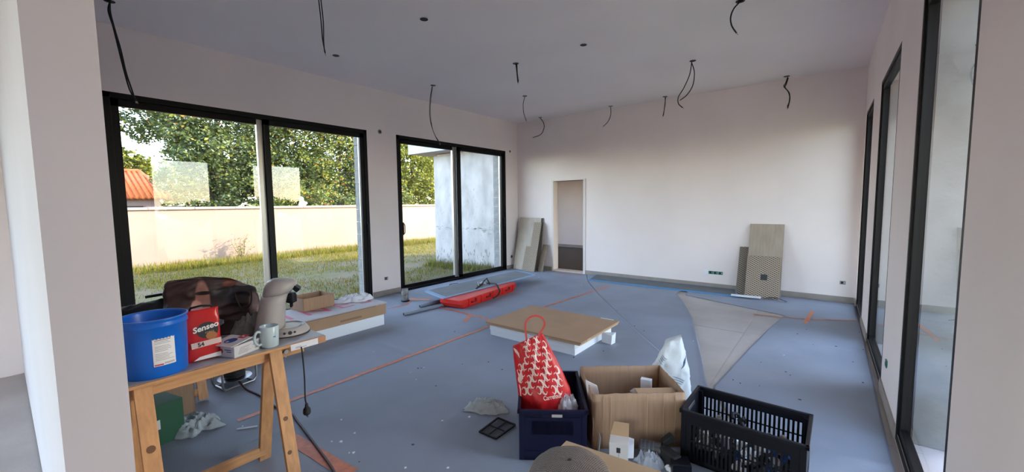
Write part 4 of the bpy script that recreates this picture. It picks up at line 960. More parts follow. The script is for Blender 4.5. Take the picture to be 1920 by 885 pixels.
# tote bag in the navy crate ---------------------------------------------------------
t = thing('carrier_bag', 'red carrier bag with white scroll pattern and one raised handle loop', 'bag', tuple(C1 @ Vector((.17, .16, .02))), 0)
O = C1 @ Vector((.17, .16, .02))
def pl(x, y, dp):        # point in the upright plane through the bag, dp metres from the eye
    nh = Vector((AX_F.x, AX_F.y, 0)).normalized(); d = ray(x, y); return EYE+d*(dp/d.dot(nh))-O
nh = Vector((AX_F.x, AX_F.y, 0)).normalized()
D0_ = 2.44
LE = [(980, 800), (974, 762), (971, 730), (967, 700), (963, 670), (962, 648)]
RE = [(1072, 800), (1076, 762), (1068, 725), (1052, 690), (1034, 655), (1017, 624)]
def edge(E_, v):
    s = v*(len(E_)-1); i = min(len(E_)-2, int(s)); f = s-i; return (E_[i][0]*(1-f)+E_[i+1][0]*f, E_[i][1]*(1-f)+E_[i+1][1]*f)
def tote_front(u, v, off=0.0):
    l, r_ = edge(LE, v), edge(RE, v); x, y = l[0]*(1-u)+r_[0]*u, l[1]*(1-u)+r_[1]*u
    bulge = .075*math.sin(PI*min(1, max(0, u)))**.8*(1-.72*v)+.012*fbm(u*3, v*3, 2)+.006*(1-2*abs(noise.noise(Vector((u*5, v*6, 8)))))*math.sin(PI*u)
    return pl(x, y, D0_-bulge-off)
def tote_back(u, v):
    l, r_ = edge(LE, v), edge(RE, v); x, y = l[0]*(1-u)+r_[0]*u, l[1]*(1-u)+r_[1]*u
    bulge = .10*math.sin(PI*u)**.7*(1-.75*v)+.008*fbm(u*3, v*3, 6)
    return pl(x, y, D0_+bulge)
MB().surf(tote_front, 40, 40).build('front_panel', redfab, t, smooth=True, solid=.0012)
MB().surf(tote_back, 30, 24).build('back_panel', redfab, t, smooth=True, solid=.0012)
def ribbon(mb, pts, w_):     # flat stroke on the bag front, (u, v) polyline with a width profile
    n = len(pts); vs = []
    for i, (u, v) in enumerate(pts):
        a = pts[max(0, i-1)]; b = pts[min(n-1, i+1)]; tx, ty = b[0]-a[0], b[1]-a[1]; L_ = math.hypot(tx*.3, ty*.38) or 1
        nx, ny = -ty*.38/L_, tx*.3/L_; k = w_[i] if isinstance(w_, list) else w_
        for s in (-1, 1): vs.append(tote_front(u+s*nx*k/.3, v+s*ny*k/.38, .0022))
    mb.add(vs, [(2*i, 2*i+1, 2*i+3, 2*i+2) for i in range(n-1)])
mb = MB(); random.seed(5)
def scroll(u, v, sz, ang, sgn):
    pts = []; ws = []
    for q in range(21):          # open C whose two ends curl inwards
        tq = q/20; e = min(tq, 1-tq); a = (.36+1.28*tq)*PI; rr = 1.0
        if e < .2: rr = .55+.45*(e/.2)**.8; a += (1 if tq > .5 else -1)*(.2-e)*.6
        x, y = sgn*math.cos(a)*rr*sz, math.sin(a)*rr*sz
        x, y = x*math.cos(ang)-y*math.sin(ang), x*math.sin(ang)+y*math.cos(ang)
        pts.append((u+x/.3, v+y/.38)); ws.append(.0008+.0044*math.sin(PI*tq)**1.5+(.0016 if q in (0, 20) else 0))
    ribbon(mb, pts, ws)
for r_i in range(9):
    v = .375+.072*r_i
    for c_i in range(7):
        u = .10+.142*(c_i+(.5 if r_i % 2 else 0)); sz = .0175*(1-.15*(v-.3))
        if u > .95 or (u < .30 and v > .70): continue
        scroll(u, v, sz, random.uniform(-.4, .4), 1 if (c_i+r_i//2) % 2 else -1)
sp = mb.build('scroll_print', scrollw, t); sp['kind'] = 'stuff'
mb = MB(); ribbon(mb, [(.02, .95), (.07, .90), (.13, .84), (.15, .78)], [.003, .009, .008, .002]); mb.build('white_petal', scrollw, t)
mb = MB(); ribbon(mb, [(.04, .64), (.09, .60), (.10, .54), (.06, .48)], [.003, .014, .014, .003]); mb.build('white_petal', scrollw, t)
mb = MB(); ribbon(mb, [(.04, .46), (.05, .40), (.04, .3)], [.002, .004, .002]); mb.build('white_petal', scrollw, t)
def tote_text(s, u0, v0, size, sl):
    cu = bpy.data.curves.new('t', 'FONT'); cu.body = s; cu.size = size; cu.offset = .0006; cu.resolution_u = 2; cu.fill_mode = 'FRONT'; ob = bpy.data.objects.new('t', cu); COL.objects.link(ob)
    me = bpy.data.meshes.new_from_object(ob.evaluated_get(bpy.context.evaluated_depsgraph_get())); bpy.data.objects.remove(ob)
    for v in me.vertices:
        x, y = v.co.x, v.co.y; v.co = tote_front(u0+x/.3, v0+(y+x*sl)/.38, .003)
    me.materials.clear(); me.materials.append(scrollw); o = bpy.data.objects.new('lettering', me); COL.objects.link(o); o.parent = t
tote_text('Carrefour', .46, .262, .026, .12)
mb = MB(); ribbon(mb, [(.885, .315), (.85, .292), (.885, .270)], [.001, .005, .001]); ribbon(mb, [(.905, .32), (.905, .265)], .0022); ribbon(mb, [(.925, .315), (.96, .293), (.925, .270)], [.001, .005, .001]); mb.build('round_emblem', scrollw, t)
H0, H1 = (987, 636), (1017, 622)
hp = [pl(x, y, D0_-.012) for x, y in ((988, 640), (985, 615), (987, 602), (995, 594), (1006, 592), (1016, 596), (1021, 605), (1019, 614), (1011, 626), (1008, 634))]
mb = MB(); sp_ = smooth_path(hp, 5)
for a, b in zip(sp_, sp_[1:]): mb.beam(a, b+(b-a)*.15, .012, .004, up=tuple(nh))
mb.build('handle', mat('coral_strap', (.68, .10, .08), .5), t)
mb = crumple(MB(), .075, .060, .075, 6.6, fold=1.5); o = mb.build('clear_wrap', film_mat('clear_film_b', (.72, .70, .74), .6), smooth=True); o.location = C1 @ Vector((.29, .16, .235)); o.rotation_euler = (0, 0, .6); tag(o, 'crumpled clear wrap beside the carrier bag in the navy crate', 'plastic wrap')
inb(C1, 'crate_filler', 'brown carton packed low in the navy crate under the bag', 'box', (0, 0, 0), (.35, .44, .13), Matrix.Identity(4), cardb, (.02, .08, .014))

# small white box, small items in front of the large box --------------------------------
p = on_z(1142, 868, .004); t = thing('small_box', 'small white open box with a brown flap in front of the cardboard box', 'box', (p.x, p.y, .004), .35)
MB().box((0, 0, 0), (.105, .085, .125)).build('box_body', mat('box_white', (.72, .68, .66), .6), t, bevel=.001)
MB().add([(0, .085, .125), (.105, .085, .125), (.105, .10, .20), (.02, .10, .20)], [(0, 1, 2, 3)]).build('rear_flap', kraft, t, solid=.002)
MB().add([(.105, 0, .125), (.105, .085, .125), (.135, .07, .128), (.135, -.01, .06), (.105, -.002, .05)], [(0, 1, 2, 3, 4)]).build('side_flap', whitep, t, solid=.0015)
MB().box((.04, -.001, .07), (.062, 0, .10)).build('window_cutout', ink, t); MB().box((.05, -.001, .045), (.056, 0, .066)).build('mark', cardgrey, t)
p = on_z(1122, 850, .004); o = MB().box((0, 0, 0), (.004, .05, .10)).build('card_strip', cardgrey); o.location = p; o.rotation_euler = (0, .1, .6); tag(o, 'thin pale card standing left of the small white box', 'card')
# black power tool lying on its side, made of barrel, grip and battery
p = on_z(1235, 868, .004); t = thing('cordless_tool', 'black power tool lying on the floor between the box and the black crate', 'tool', (p.x, p.y, .004), .5)
mb = MB(); mb.cyl((-.10, .06, .055), (.02, .03, .06), .040, 20); mb.build('barrel', mat('tool_grey', (.06, .06, .07), .5), t, bevel=.003)
for k in range(4): mb = MB(); mb.cyl((-.09+k*.022, .0575-k*.0055, .0552+k*.0009), (-.083+k*.022, .0557-k*.0055, .0555+k*.0009), .0425, 20); mb.build('barrel_ring', MATS.get('ring_grey') or mat('ring_grey', (.10, .10, .11), .4), t)
mb = MB(); mb.beam((.02, .03, .06), (.09, -.06, .05), .06, .07); mb.build('grip', rubber, t, bevel=.01)
mb = MB(); mb.box((.05, -.12, .0), (.15, -.03, .075)); mb.build('battery', blackp, t, bevel=.006)
mb = MB(); mb.beam((.03, .05, .09), (.09, .07, .13), .04, .04); mb.build('lamp_head', rubber, t, bevel=.006)
o = crumple(MB(), .09, .07, .065, 4.8, fold=1.2).build('clear_bag', film, smooth=True); p = on_z(1215, 868, .004); o.location = p; tag(o, 'clear plastic bag on the floor left of the black tool', 'plastic bag')
o = crumple(MB(), .05, .03, .03, 1.8).build('paper_scrap', paper, smooth=True); o.location = on_z(1262, 882, .004); tag(o, 'scrap of white paper at the foot of the black crate', 'paper')
o = MB().cyl((0, 0, .016), (.05, .02, .016), .014, 12).build('metal_cap', steel); o.location = on_z(1272, 872, .004); tag(o, 'shiny metal cap beside the paper scrap at the black crate', 'cap')

# raised board and flat cap in the foreground -------------------------------------------
ZP = .46
c_ = [on_z(*p, ZP) for p in ((1062, 826), (1240, 884), (1300, 960), (1190, 1050), (1020, 868))]
t = thing('hardboard_sheet', 'tan hardboard sheet under the plaid cap at the bottom edge of the picture', 'board', (c_[0].x, c_[0].y, ZP-.006))
q = [((p-c_[0]).x, (p-c_[0]).y) for p in c_]; MB().prism(q[::1] if True else q, 0, .006).build('sheet', mat('hardboard', (.46, .34, .22), .6), t, bevel=.001)
cc = sum(((p-c_[0]) for p in c_[2:4]), Vector((0, 0, 0)))/2+c_[0]
sx = on_z(1130, 960, ZP)
t = thing('support_carton', 'plain brown carton carrying the tan hardboard sheet', 'box', (sx.x, sx.y, .004), .3)
MB().box((-.11, -.11, 0), (.12, .05, ZP-.0105)).build('carton', cardb, t, bevel=.003)
plaidm = mat('plaid_wool', (.115, .098, .092), .95, bump=.6, bscale=120)
n = plaidm.node_tree; L_ = n.links; bs = n.nodes['Principled BSDF']
tc = n.nodes.new('ShaderNodeTexCoord')
outs = []
for rot, scl in ((0.15, 62), (PI/2+.15, 55)):
    mp = n.nodes.new('ShaderNodeMapping'); mp.inputs['Rotation'].default_value = (0, 0, rot); L_.new(tc.outputs['Object'], mp.inputs[0])
    wv = n.nodes.new('ShaderNodeTexWave'); wv.inputs['Scale'].default_value = scl; wv.inputs['Distortion'].default_value = 1.2; wv.inputs['Detail'].default_value = 2; L_.new(mp.outputs[0], wv.inputs[0])
    rg = n.nodes.new('ShaderNodeMapRange'); rg.inputs[1].default_value = .72; rg.inputs[2].default_value = .98; L_.new(wv.outputs['Fac'], rg.inputs[0]); outs.append(rg.outputs[0])
mm = n.nodes.new('ShaderNodeMath'); mm.operation = 'MAXIMUM'; L_.new(outs[0], mm.inputs[0]); L_.new(outs[1], mm.inputs[1])
mx = n.nodes.new('ShaderNodeMix'); mx.data_type = 'RGBA'; mx.inputs[6].default_value = (.085, .068, .062, 1); mx.inputs[7].default_value = (.24, .225, .22, 1)
L_.new(mm.outputs[0], mx.inputs[0]); L_.new(mx.outputs[2], bs.inputs['Base Color'])
pc = on_z(1068, 905, ZP)
t = thing('wool_hat', 'grey plaid wool flat cap on the tan hardboard sheet', 'cap', (pc.x, pc.y, ZP+.001), YAW*-1*0+.2)
def capf(u, v):
    a = 2*PI*u; r_ = math.sin(v*PI/2)
    x = .118*r_*math.cos(a); y = .128*r_*math.sin(a)
    z = .078*math.cos(v*PI/2)**.75+.004*fbm(x*20, y*20)+.002*math.cos(a*8)*v
    return (x, y, z+.004)
MB().surf(capf, 64, 20, cu=True).build('crown', plaidm, t, smooth=True)
mb = MB(); mb.tube([(.119*math.cos(a*PI/24), .129*math.sin(a*PI/24), .012) for a in range(48)], .0045, 7, closed=True); mb.build('brim_seam', mat('pale_seam', (.36, .33, .29), .9), t, smooth=True)
mb = MB(); mb.lathe([(.0001, .004), (.005, .003), (.007, 0)], (0, 0, .080), 12); mb.build('top_button', ink, t)
t.scale = (1.3, 1.3, 1.1)

# rag, grate, chips on the felt -----------------------------------------------------------
p = on_z(915, 767, .004); o = crumple(MB(), .150, .085, .062, 17.3, fold=1.3, rz=.55).build('rag', whitecloth, smooth=True); o.location = p; tag(o, 'pale rag on the open felt left of the navy crate', 'cloth')
g = [on_z(*q, .004) for q in ((899, 811), (934, 785), (966, 798), (930, 824))]
c0 = sum(g, Vector((0, 0, 0)))/4; t = thing('vent_grille', 'small black rectangular grille lying on the felt beside the navy crate', 'grille', (c0.x, c0.y, .004))
G = [p-c0 for p in g]
for k in range(4):
    MB().beam(G[k]+Vector((0, 0, .006)), G[(k+1) % 4]+Vector((0, 0, .006)), .010, .009).build('frame_bar', blackp, t)
MB().beam((G[0]+G[1])/2+Vector((0, 0, .005)), (G[2]+G[3])/2+Vector((0, 0, .005)), .006, .005).build('cross_bar', blackp, t)
MB().beam((G[1]+G[2])/2+Vector((0, 0, .005)), (G[3]+G[0])/2+Vector((0, 0, .005)), .006, .005).build('cross_bar', blackp, t)
mb = MB()
for k in range(1, 26):
    a = G[0].lerp(G[1], k/26); b = G[3].lerp(G[2], k/26); mb.beam(a+Vector((0, 0, .003)), b+Vector((0, 0, .003)), .0022, .002)
mb.build('mesh_bars', mat('grille_mesh', (.055, .06, .068), .5), t)['kind'] = 'stuff'
random.seed(19)
CH = [(640, 788), (665, 813), (622, 829), (640, 829), (655, 850), (663, 850), (829, 790), (880, 783), (760, 878), (536, 670), (770, 700), (780, 712), (795, 690), (455, 800), (1300, 640), (1470, 667), (840, 878), (700, 660), (1010, 520), (1090, 535)]
for k, (x, y) in enumerate(CH):
    n_ = random.choice((5, 6, 7)); s = random.uniform(.006, .013)
    mb = MB().prism([(s*random.uniform(.5, 1.2)*math.cos(2*PI*i/n_), s*random.uniform(.5, 1.2)*math.sin(2*PI*i/n_)) for i in range(n_)], 0, .004)
    o = mb.build('plaster_chip', whitep); p = on_z(x, y, 0); o.location = (p.x, p.y, felt_h(p.x, p.y)+.002); o.rotation_euler = (random.uniform(-.1, .1), random.uniform(-.1, .1), random.random()*6)
    tag(o, 'tiny white plaster chip scattered on the blue-grey felt', 'debris', 'white plaster chips on the felt')
for k in range(34):
    x, y = random.choice([(random.uniform(640, 1000), random.uniform(690, 880)), (random.uniform(860, 1250), random.uniform(560, 700)), (random.uniform(1350, 1620), random.uniform(600, 760)), (random.uniform(740, 1000), random.uniform(540, 700))])
    p = on_z(x, y, 0); n_ = 6; s = random.uniform(.004, .010)
    mb = MB().prism([(s*random.uniform(.5, 1.2)*math.cos(2*PI*i/n_), s*random.uniform(.5, 1.2)*math.sin(2*PI*i/n_)) for i in range(n_)], 0, .003)
    o = mb.build('mortar_crumb', mat('crumb', (.08, .075, .08), .9) if k == 0 else MATS['crumb']); o.location = (p.x, p.y, felt_h(p.x, p.y)+.002)
    tag(o, 'tiny dark mortar crumb scattered on the blue-grey felt', 'debris', 'dark mortar crumbs on the felt')
o = MB().beam((0, 0, .005), (.07, .10, .005), .010, .006).build('white_clip', whitep); o.location = on_z(444, 806, .004); tag(o, 'thin white stick on the felt under the table', 'stick')
p = on_z(1450, 563, .006); t = thing('black_strap', 'short black strap lying on the floor in front of the right tile stack', 'strap', (p.x, p.y, .004))
MB().surf(lambda u, v: (-.13+.30*u, .03*math.sin(u*5)+.03*v, .006+.03*math.sin(PI*u)), 16, 3).build('strap', rubber, t, smooth=True, solid=.004)

# ------------------------------------------------------------------ leaning tiles
def lean(name, label, cat, x0, x1, h, th, yb, m, ytop=YB-.015, tilt_x=0, parts=None):
    """panel leaning on the back wall; foot at y=yb, local frame: x along, z up the panel"""
    ang = math.asin(min(.5, (ytop-yb)/h)); t = thing(name, label, cat, (x0, yb, .004)); t.rotation_euler = (-ang, 0, tilt_x)
    MB().box((0, 0, 0), (x1-x0, th, h)).build('panel', m, t, bevel=.0015)
    if parts: parts(t)
    return t
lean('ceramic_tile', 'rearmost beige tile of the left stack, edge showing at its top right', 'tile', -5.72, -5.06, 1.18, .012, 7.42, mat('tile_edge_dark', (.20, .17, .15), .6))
lean('ceramic_tile', 'large beige wood-effect tile at the front of the left stack by the corner', 'tile', -5.70, -5.10, 1.20, .012, 7.28, tile_beige, ytop=YB-.05)
lean('packing_board', 'tapered honeycomb packing board leaning on the right half of the left tile stack', 'packing board', -5.26, -5.06, 1.12, .015, 7.20, lattice, ytop=YB-.10, tilt_x=.0)
lean('packing_board', 'short honeycomb packing board, lowest at the right edge of the left tile stack', 'packing board', -5.055, -4.93, .62, .02, 7.33, lattice, ytop=YB-.06)
lean('packing_board', 'low honeycomb packing board in front of the left beige tile', 'packing board', -5.42, -5.27, .60, .010, 7.23, lattice, ytop=7.42)
def sq(t): MB().box((.20, -.003, .28), (.29, 0, .37)).build('dark_square_label', ink, t)
lean('ceramic_tile', 'tall beige wood-effect tile leaning on the back wall at the right', 'tile', -1.02, -.555, 1.16, .012, 7.32, tile_beige, ytop=YB-.02)
lean('packing_board', 'wide honeycomb packing board covering the lower half of the right tile', 'packing board', -1.02, -.57, .66, .014, 7.22, lattice, ytop=7.40, parts=sq)
lean('packing_board', 'narrow dark honeycomb board leaning left of the right tile', 'packing board', -1.16, -1.01, .80, .02, 7.30, lattice_mat('honeycomb_dark', srgb(150, 138, 125), srgb(78, 68, 62), 62, 95), ytop=YB-.02)
o = MB().box((-.2, -.05, 0), (.2, .05, .012)).build('pale_offcut', whitep, bevel=.001); o.location = (-.98, 7.08, .028); o.rotation_euler = (0, 0, .1); tag(o, 'white strip on the floor at the foot of the right tile stack', 'offcut')

# ================================================================== outdoors
mb = MB()
def ground_z(x, y): return -.17+.03*fbm(x*.5, y*.5)+(.07*max(0, min(1, (-12.2-x)/1.8)) if x < -12 else 0)
mb.surf(lambda u, v: (-6.15-40*u**1.6, -25+60*v, ground_z(-6.15-40*u**1.6, -25+60*v)), 60, 100)
o = mb.build('garden_ground', earth, smooth=True); o['kind'] = 'structure'
mb = MB(); mb.surf(lambda u, v: (.66+60*u, -30+80*v, -.17+.03*fbm(u*20, v*20)), 40, 40); o = mb.build('yard_ground', mat('yard', (.30, .27, .20), .95, var=.3, scale=.5, col2=(.18, .22, .08)), smooth=True); o['kind'] = 'structure'
o = MB().box((-50, -60, -.25), (60, -5.6, -.17)).build('rear_ground', MATS['yard']); o['kind'] = 'structure'
def blades(name, label, cat, xy, hmin, hmax, mats, wd=.008, kind='stuff', weights=(5, 3, 4)):
    N = len(xy); rng = np.random.default_rng(4)
    a = rng.uniform(0, 2*PI, N); h = rng.uniform(hmin, hmax, N)*(.6+.4*rng.random(N)); ln = rng.uniform(.1, .6, N)*h; la = rng.uniform(0, 2*PI, N)
    v = np.zeros((N*3, 3)); gz = np.array([ground_z(x, y)-.01 for x, y in xy])
    dx, dy = np.cos(a)*wd, np.sin(a)*wd
    v[0::3] = np.c_[xy[:, 0]-dx, xy[:, 1]-dy, gz]; v[1::3] = np.c_[xy[:, 0]+dx, xy[:, 1]+dy, gz]; v[2::3] = np.c_[xy[:, 0]+np.cos(la)*ln, xy[:, 1]+np.sin(la)*ln, gz+h]
    return tri_mesh(name, v, N, 3, mats, rng.choice(len(mats), N, p=np.array(weights)/sum(weights)), label, cat, kind)
def tri_mesh(name, v, N, k, mats, mi, label, cat, kind=None, parent=None):
    me = bpy.data.meshes.new(name); me.vertices.add(N*k); me.vertices.foreach_set('co', v.ravel())
    me.loops.add(N*k); me.loops.foreach_set('vertex_index', np.arange(N*k)); me.polygons.add(N); me.polygons.foreach_set('loop_start', np.arange(N)*k)
    try: me.polygons.foreach_set('loop_total', np.full(N, k))
    except Exception: pass
    for q in mats: me.materials.append(q)
    me.polygons.foreach_set('material_index', np.asarray(mi, dtype=np.int32)); me.update(calc_edges=True); me.validate()
    o = bpy.data.objects.new(name, me); COL.objects.link(o)
    if label: o['label'] = label; o['category'] = cat
    if kind: o['kind'] = kind
    if parent is not None: o.parent = parent
    return o
rng = np.random.default_rng(1)
def scatter(n, x0, x1, y0, y1, dens):
    p = np.c_[rng.uniform(x0, x1, n), rng.uniform(y0, y1, n)]; p = p[(p[:, 0] < -9.2) | (p[:, 1] < 7.35)]
    keep = np.array([fbm(q[0]*.8, q[1]*.8, 9)*.6+dens(q[0]) > random.uniform(-.1, .75) for q in p]); return p[keep]
blades('lawn_grass', 'short green and dry grass between the house and the garden wall', 'grass', scatter(90000, -14.1, -6.4, .5, 12.5, lambda x: .15+.55*max(0, min(1, (-10.5-x)/2))+.15*(x > -8.5)), .03, .11, grassm, .009)
blades('wall_weeds', 'taller weeds along the foot of the garden wall', 'weeds', scatter(16000, -14.15, -13.2, .5, 12.5, lambda x: .35), .10, .30, grassm, .010, weights=(5, 2, 3))
blades('annexe_weeds', 'weeds growing along the foot of the annexe wall', 'weeds', np.c_[rng.uniform(-8.7, -6.4, 1600), 7.46-np.abs(rng.normal(0, .16, 1600))], .08, .34, grassm, .009, weights=(4, 2, 5))

# garden wall with coping
t = thing('garden_wall', 'long cream rendered garden wall with stone coping', 'wall', (-14.2, 6.5, -.2))
MB().box((-.20, -18, -.1), (0, 16, 1.64)).build('rendered_wall', gardenwall, t)
for k in range(34): MB().box((-.26, -18+k, 1.64), (.05, -18+k+.994, 1.71+random.uniform(-.002, .002))).build('coping_stone', coping, t, bevel=.008)
# small white figure on the wall
q = on_x(567, 386, -14.25); t = thing('garden_ornament', 'small white seated animal ornament on top of the garden wall', 'ornament', (q.x, q.y, 1.51))
mb = MB(); mb.lathe([(.10, 0), (.12, .04), (.09, .12), (.055, .18), (.05, .20)], (0, 0, 0), 18, cap0=True, cap1=True); mb.build('body', whitep, t, smooth=True)
mb = MB(); mb.lathe([(.001, -.07), (.05, -.05), (.07, 0), (.05, .05), (.001, .07)], (0, -.02, .24), 16); mb.build('head', whitep, t, smooth=True)
mb = MB(); mb.lathe([(.001, -.05), (.04, -.03), (.05, 0), (.03, .04), (.001, .05)], (0, .12, .09), 14); mb.build('tail', whitep, t, smooth=True)
# young plant at the wall
t = thing('young_shrub', 'young leafy shrub growing close to the sunlit garden wall', 'shrub', (-13.93, 4.45, -.16))
stems = MB(); lv = []; random.seed(8)
for s in range(11):
    a = random.uniform(0, 2*PI); r_ = random.uniform(.08, .42); h = random.uniform(.55, 1.08)*(1-.5*r_)
    p0 = Vector((random.uniform(-.03, .03), random.uniform(-.03, .03), 0)); p1 = Vector((r_*math.cos(a)*.30, r_*math.sin(a)*1.0, h)); pth = [p0.lerp(p1, k/6)+Vector((0, .04*math.sin(k), 0)) for k in range(7)]
    stems.tube(pth, [.008*(1-k/8) for k in range(7)], 5)
    for k in range(26):
        f_ = random.uniform(.22, 1.02); c = p0.lerp(p1, f_)+Vector((random.gauss(0, .03), random.gauss(0, .05), random.gauss(0, .02))); d1 = Vector((random.gauss(0, 1), random.gauss(0, 1), random.gauss(0, .5))).normalized()*.032; d2 = d1.cross(Vector((random.random(), random.random(), 1))).normalized()*.013
        lv += [c-d1, c+d2, c+d1, c-d2]
stems.build('stems', bark, t)
L_ = np.array([tuple(p) for p in lv]); tri_mesh('foliage', L_, len(lv)//4, 4, leafm, rng.choice(4, len(lv)//4, p=(.45, .1, .45, 0)), None, None, 'stuff', t)

def tree(label, base, blobs, nleaf, size, mats, weights, trunk=True, group=None, name='garden_tree', seed=1):
    rng = np.random.default_rng(seed); t = thing(name, label, 'tree', base, 0, group); vol = np.array([b[3]*b[4]*b[5] for b in blobs])**.75; P = []
    for b, n in zip(blobs, (vol/vol.sum()*nleaf).astype(int)):
        c = np.array(b[:3]); R = np.array(b[3:6]); d = rng.normal(size=(n, 3)); d /= np.linalg.norm(d, axis=1)[:, None]
        # twigs: leaves gather in small clusters over the shell of each bough
        nc = max(6, n//26); cd_ = rng.normal(size=(nc, 3)); cd_ /= np.linalg.norm(cd_, axis=1)[:, None]; cr_ = rng.uniform(.45, 1.05, nc)[:, None]
        cl = c+cd_*R*cr_; idx = rng.integers(0, nc, n); P.append(cl[idx]+rng.normal(size=(n, 3))*np.array([.22, .26, .15])*R.mean()*.42)
    P = np.concatenate(P); N = len(P); a = rng.normal(size=(N, 3)); a[:, 2] *= .5; a /= np.linalg.norm(a, axis=1)[:, None]; b_ = np.cross(a, rng.normal(size=(N, 3))); b_ /= np.linalg.norm(b_, axis=1)[:, None]
    s = (size*rng.uniform(.6, 1.3, N))[:, None]; v = np.empty((N*4, 3)); v[0::4] = P-a*s; v[1::4] = P+b_*s*.55; v[2::4] = P+a*s; v[3::4] = P-b_*s*.55
    tri_mesh('foliage', v, N, 4, mats, rng.choice(len(mats), N, p=np.array(weights)/sum(weights)), None, None, 'stuff', t)
    if trunk:
        cx = np.mean([b[0] for b in blobs]); cy_ = np.mean([b[1] for b in blobs]); z0 = min(b[2] for b in blobs)
        mb = MB(); mb.tube([(0, 0, 0), (cx*.3, cy_*.3, z0*.5), (cx*.6, cy_*.6, z0)], [.24, .19, .15], 9)
        mb.build('trunk', bark, t, smooth=True)
        for b in blobs:
            br = MB(); p0 = Vector((cx*.45, cy_*.45, z0*.75)); p1 = Vector(b[:3]); br.tube([p0, p0.lerp(p1, .5)+Vector((0, .2, .25)), p1, p1+(p1-p0)*.2], [.10, .07, .04, .015], 6); br.build('branch', bark, t, smooth=True)
    return t
tree('large dark oak-like tree in the first pane of the left window, above the orange roof', (-21, 6.6, -.2), [(0, 0, 4.2, 2.2, 2.2, 1.9), (.3, -1.6, 5.6, 1.6, 1.5, 1.4), (0, 1.2, 6.2, 2.0, 2.0, 1.5), (-.5, -.6, 7.4, 2.0, 2.1, 1.3), (0, 2.0, 3.4, 1.8, 1.7, 1.6), (.5, -1.3, 4.1, 1.4, 1.2, 1.1), (.3, .6, 2.5, 1.4, 1.6, .9), (0, -2.3, 6.7, 1.0, .9, .8), (.3, -1.9, 2.9, 1.1, 1.0, .8), (.3, -.9, 1.9, 1.2, 1.3, .6), (-1.5, -2.5, 5.3, 1.1, 1.0, 1.0)], 52000, .075, leafm+[rust], (5, 4, 1.2, 6, .25), seed=2)
tree('broad green tree filling the second pane of the left window', (-20.5, 11.3, -.2), [(0, 0, 4.0, 2.3, 2.4, 2.1), (.2, 1.8, 5.4, 1.9, 2.0, 1.6), (0, -1.6, 5.6, 1.9, 1.8, 1.6), (-.3, 0, 7.2, 2.2, 2.6, 1.5), (.4, -1.9, 3.2, 1.5, 1.5, 1.4), (.4, 2.0, 3.0, 1.6, 1.7, 1.4), (.4, 0, 2.0, 1.4, 1.8, .9)], 46000, .075, leafm+[rust], (6, 2.5, 3, 1.5, .5), seed=3)
tree('bright yellow-green tree seen through the second left window', (-21.5, 16.8, -.2), [(0, 0, 4.0, 2.2, 2.6, 2.1), (.3, -1.6, 5.8, 1.8, 1.8, 1.6), (0, 1.6, 6.0, 2.0, 2.0, 1.7), (.4, -1.8, 2.8, 1.6, 1.7, 1.5), (.4, 1.4, 2.4, 1.5, 1.7, 1.2), (0, 0, 7.8, 2.0, 2.2, 1.2)], 40000, .085, leafm, (4, 1, 7, .3), seed=4)
tree('pale distant tree at the left edge of the first window, left of the oak', (-31, 4.1, -.2), [(0, 0, 4.3, 1.2, .8, 1.0), (0, .7, 3.9, 1.2, 1.0, .9), (0, -.9, 3.9, 1.0, .8, .9)], 9000, .11, leafm, (3, 1, 6, 1), seed=5)
tree('low hedge-like tree just above the garden wall between the big trees', (-18.2, 8.9, -.2), [(0, 0, 1.9, .8, 1.6, .7), (0, 1.9, 1.6, .8, 1.3, .6), (0, 3.9, 1.9, .8, 1.4, .7), (0, -1.7, 1.5, .7, .9, .5)], 12000, .06, leafm+[rust], (5, 3, 2, 1, .7), seed=6, name='garden_hedge')
tree('tall green tree at the far right of the second left window', (-23, 22, -.2), [(0, 0, 4.2, 2.6, 3.2, 2.4), (0, 0, 7.0, 2.6, 3.0, 1.9)], 18000, .12, leafm, (5, 2, 4, 1), seed=7)
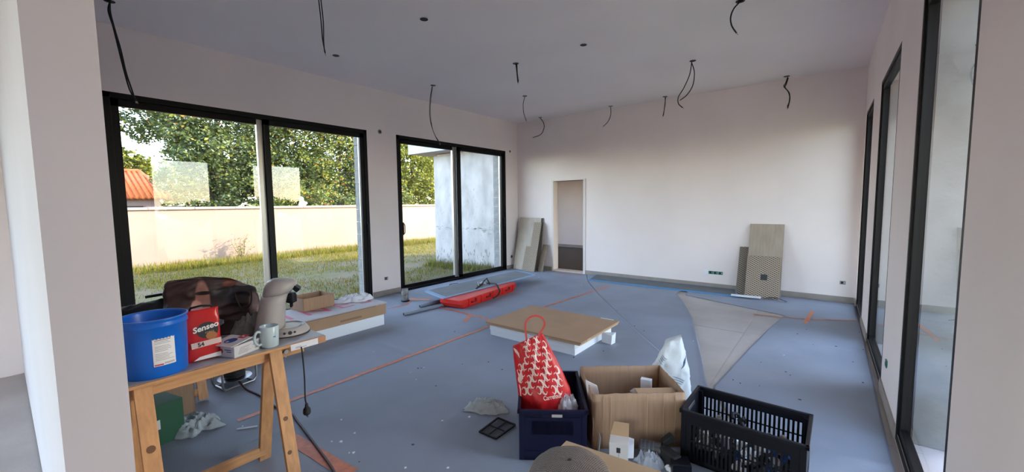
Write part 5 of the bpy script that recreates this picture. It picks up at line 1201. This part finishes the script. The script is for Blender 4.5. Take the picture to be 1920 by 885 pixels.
tree('distant row of mixed bushes showing under the oak canopy', (-36, 10, -.2), [(0, -3.5+3.2*k, 2.4+1.3*(k % 3), 2.0, 2.4, 1.9) for k in range(9)], 42000, .12, leafm+[rust], (5, 3, 4, 3, .5), seed=9, name='distant_trees')
# outside on the right: low trees along the horizon, mirrored in the left panes
for k, (x, y, h) in enumerate(((30, -6, 1.1), (34, 3, .9), (32, 11, 1.4), (40, 20, 1.8))):
    tree(('leftmost', 'second', 'third', 'farthest')[k]+' low tree of the row along the yard beyond the right-hand windows', (x, y, -.2), [(0, 0, h, 1.8, 2.6, h*.55), (0, 3, h*.8, 1.6, 2.2, h*.5)], 7000, .14, leafm, (4, 3, 3, 2), seed=20+k, group='low trees beyond the yard')

# neighbour house with tiled hip roof
t = thing('neighbour_house', 'low house with an orange tiled roof behind the garden wall at the left', 'house', (-26, 1.0, -.2))
MB().box((-4, -6, 0), (1.3, 3.8, 2.15)).build('wall', housewall, t)
MB().box((1.3, -1.5, 1.35), (1.33, 3.2, 1.78)).build('window', mat('dark_glass', (.03, .035, .04), .2), t)
MB().box((1.3, 3.3, 1.0), (1.5, 6.5, 1.78)).build('side_wall', mat('side_render', (.50, .40, .36), .9), t)
EZ, RZ = 2.12, 3.52
e0, e1, r1, r0 = Vector((1.6, -6.5, EZ)), Vector((1.6, 4.25, EZ)), Vector((-1.5, 3.62, RZ)), Vector((-1.5, -6.5, RZ))
b0, b1 = Vector((-4.6, -6.5, EZ)), Vector((-4.6, 4.25, EZ))
rb = MB(); rb.add([e0, e1, r1, r0, b0, b1], [(0, 1, 2, 3), (3, 2, 5, 4), (1, 5, 2)]); rf = rb.build('roof', rooftile, t)
mb = MB(); yy = -6.4
while yy < 4.2:           # rows of rounded tiles down the slope
    top = Vector((-1.5, yy, RZ)) if yy < 3.62 else r1.lerp(e1, (yy-3.62)/(4.25-3.62))
    mb.tube([Vector((top.x, yy, top.z))+Vector((0, 0, .01)), Vector((1.62, yy, EZ+.01))], .075, 8); yy += .20
mb.build('tile_rows', rooftile, rf, smooth=True)['kind'] = 'stuff'
mb = MB(); mb.tube([r0, r1], .12, 8); mb.tube([r1, e1], .10, 8); mb.build('ridge_tiles', rooftile, rf, smooth=True)
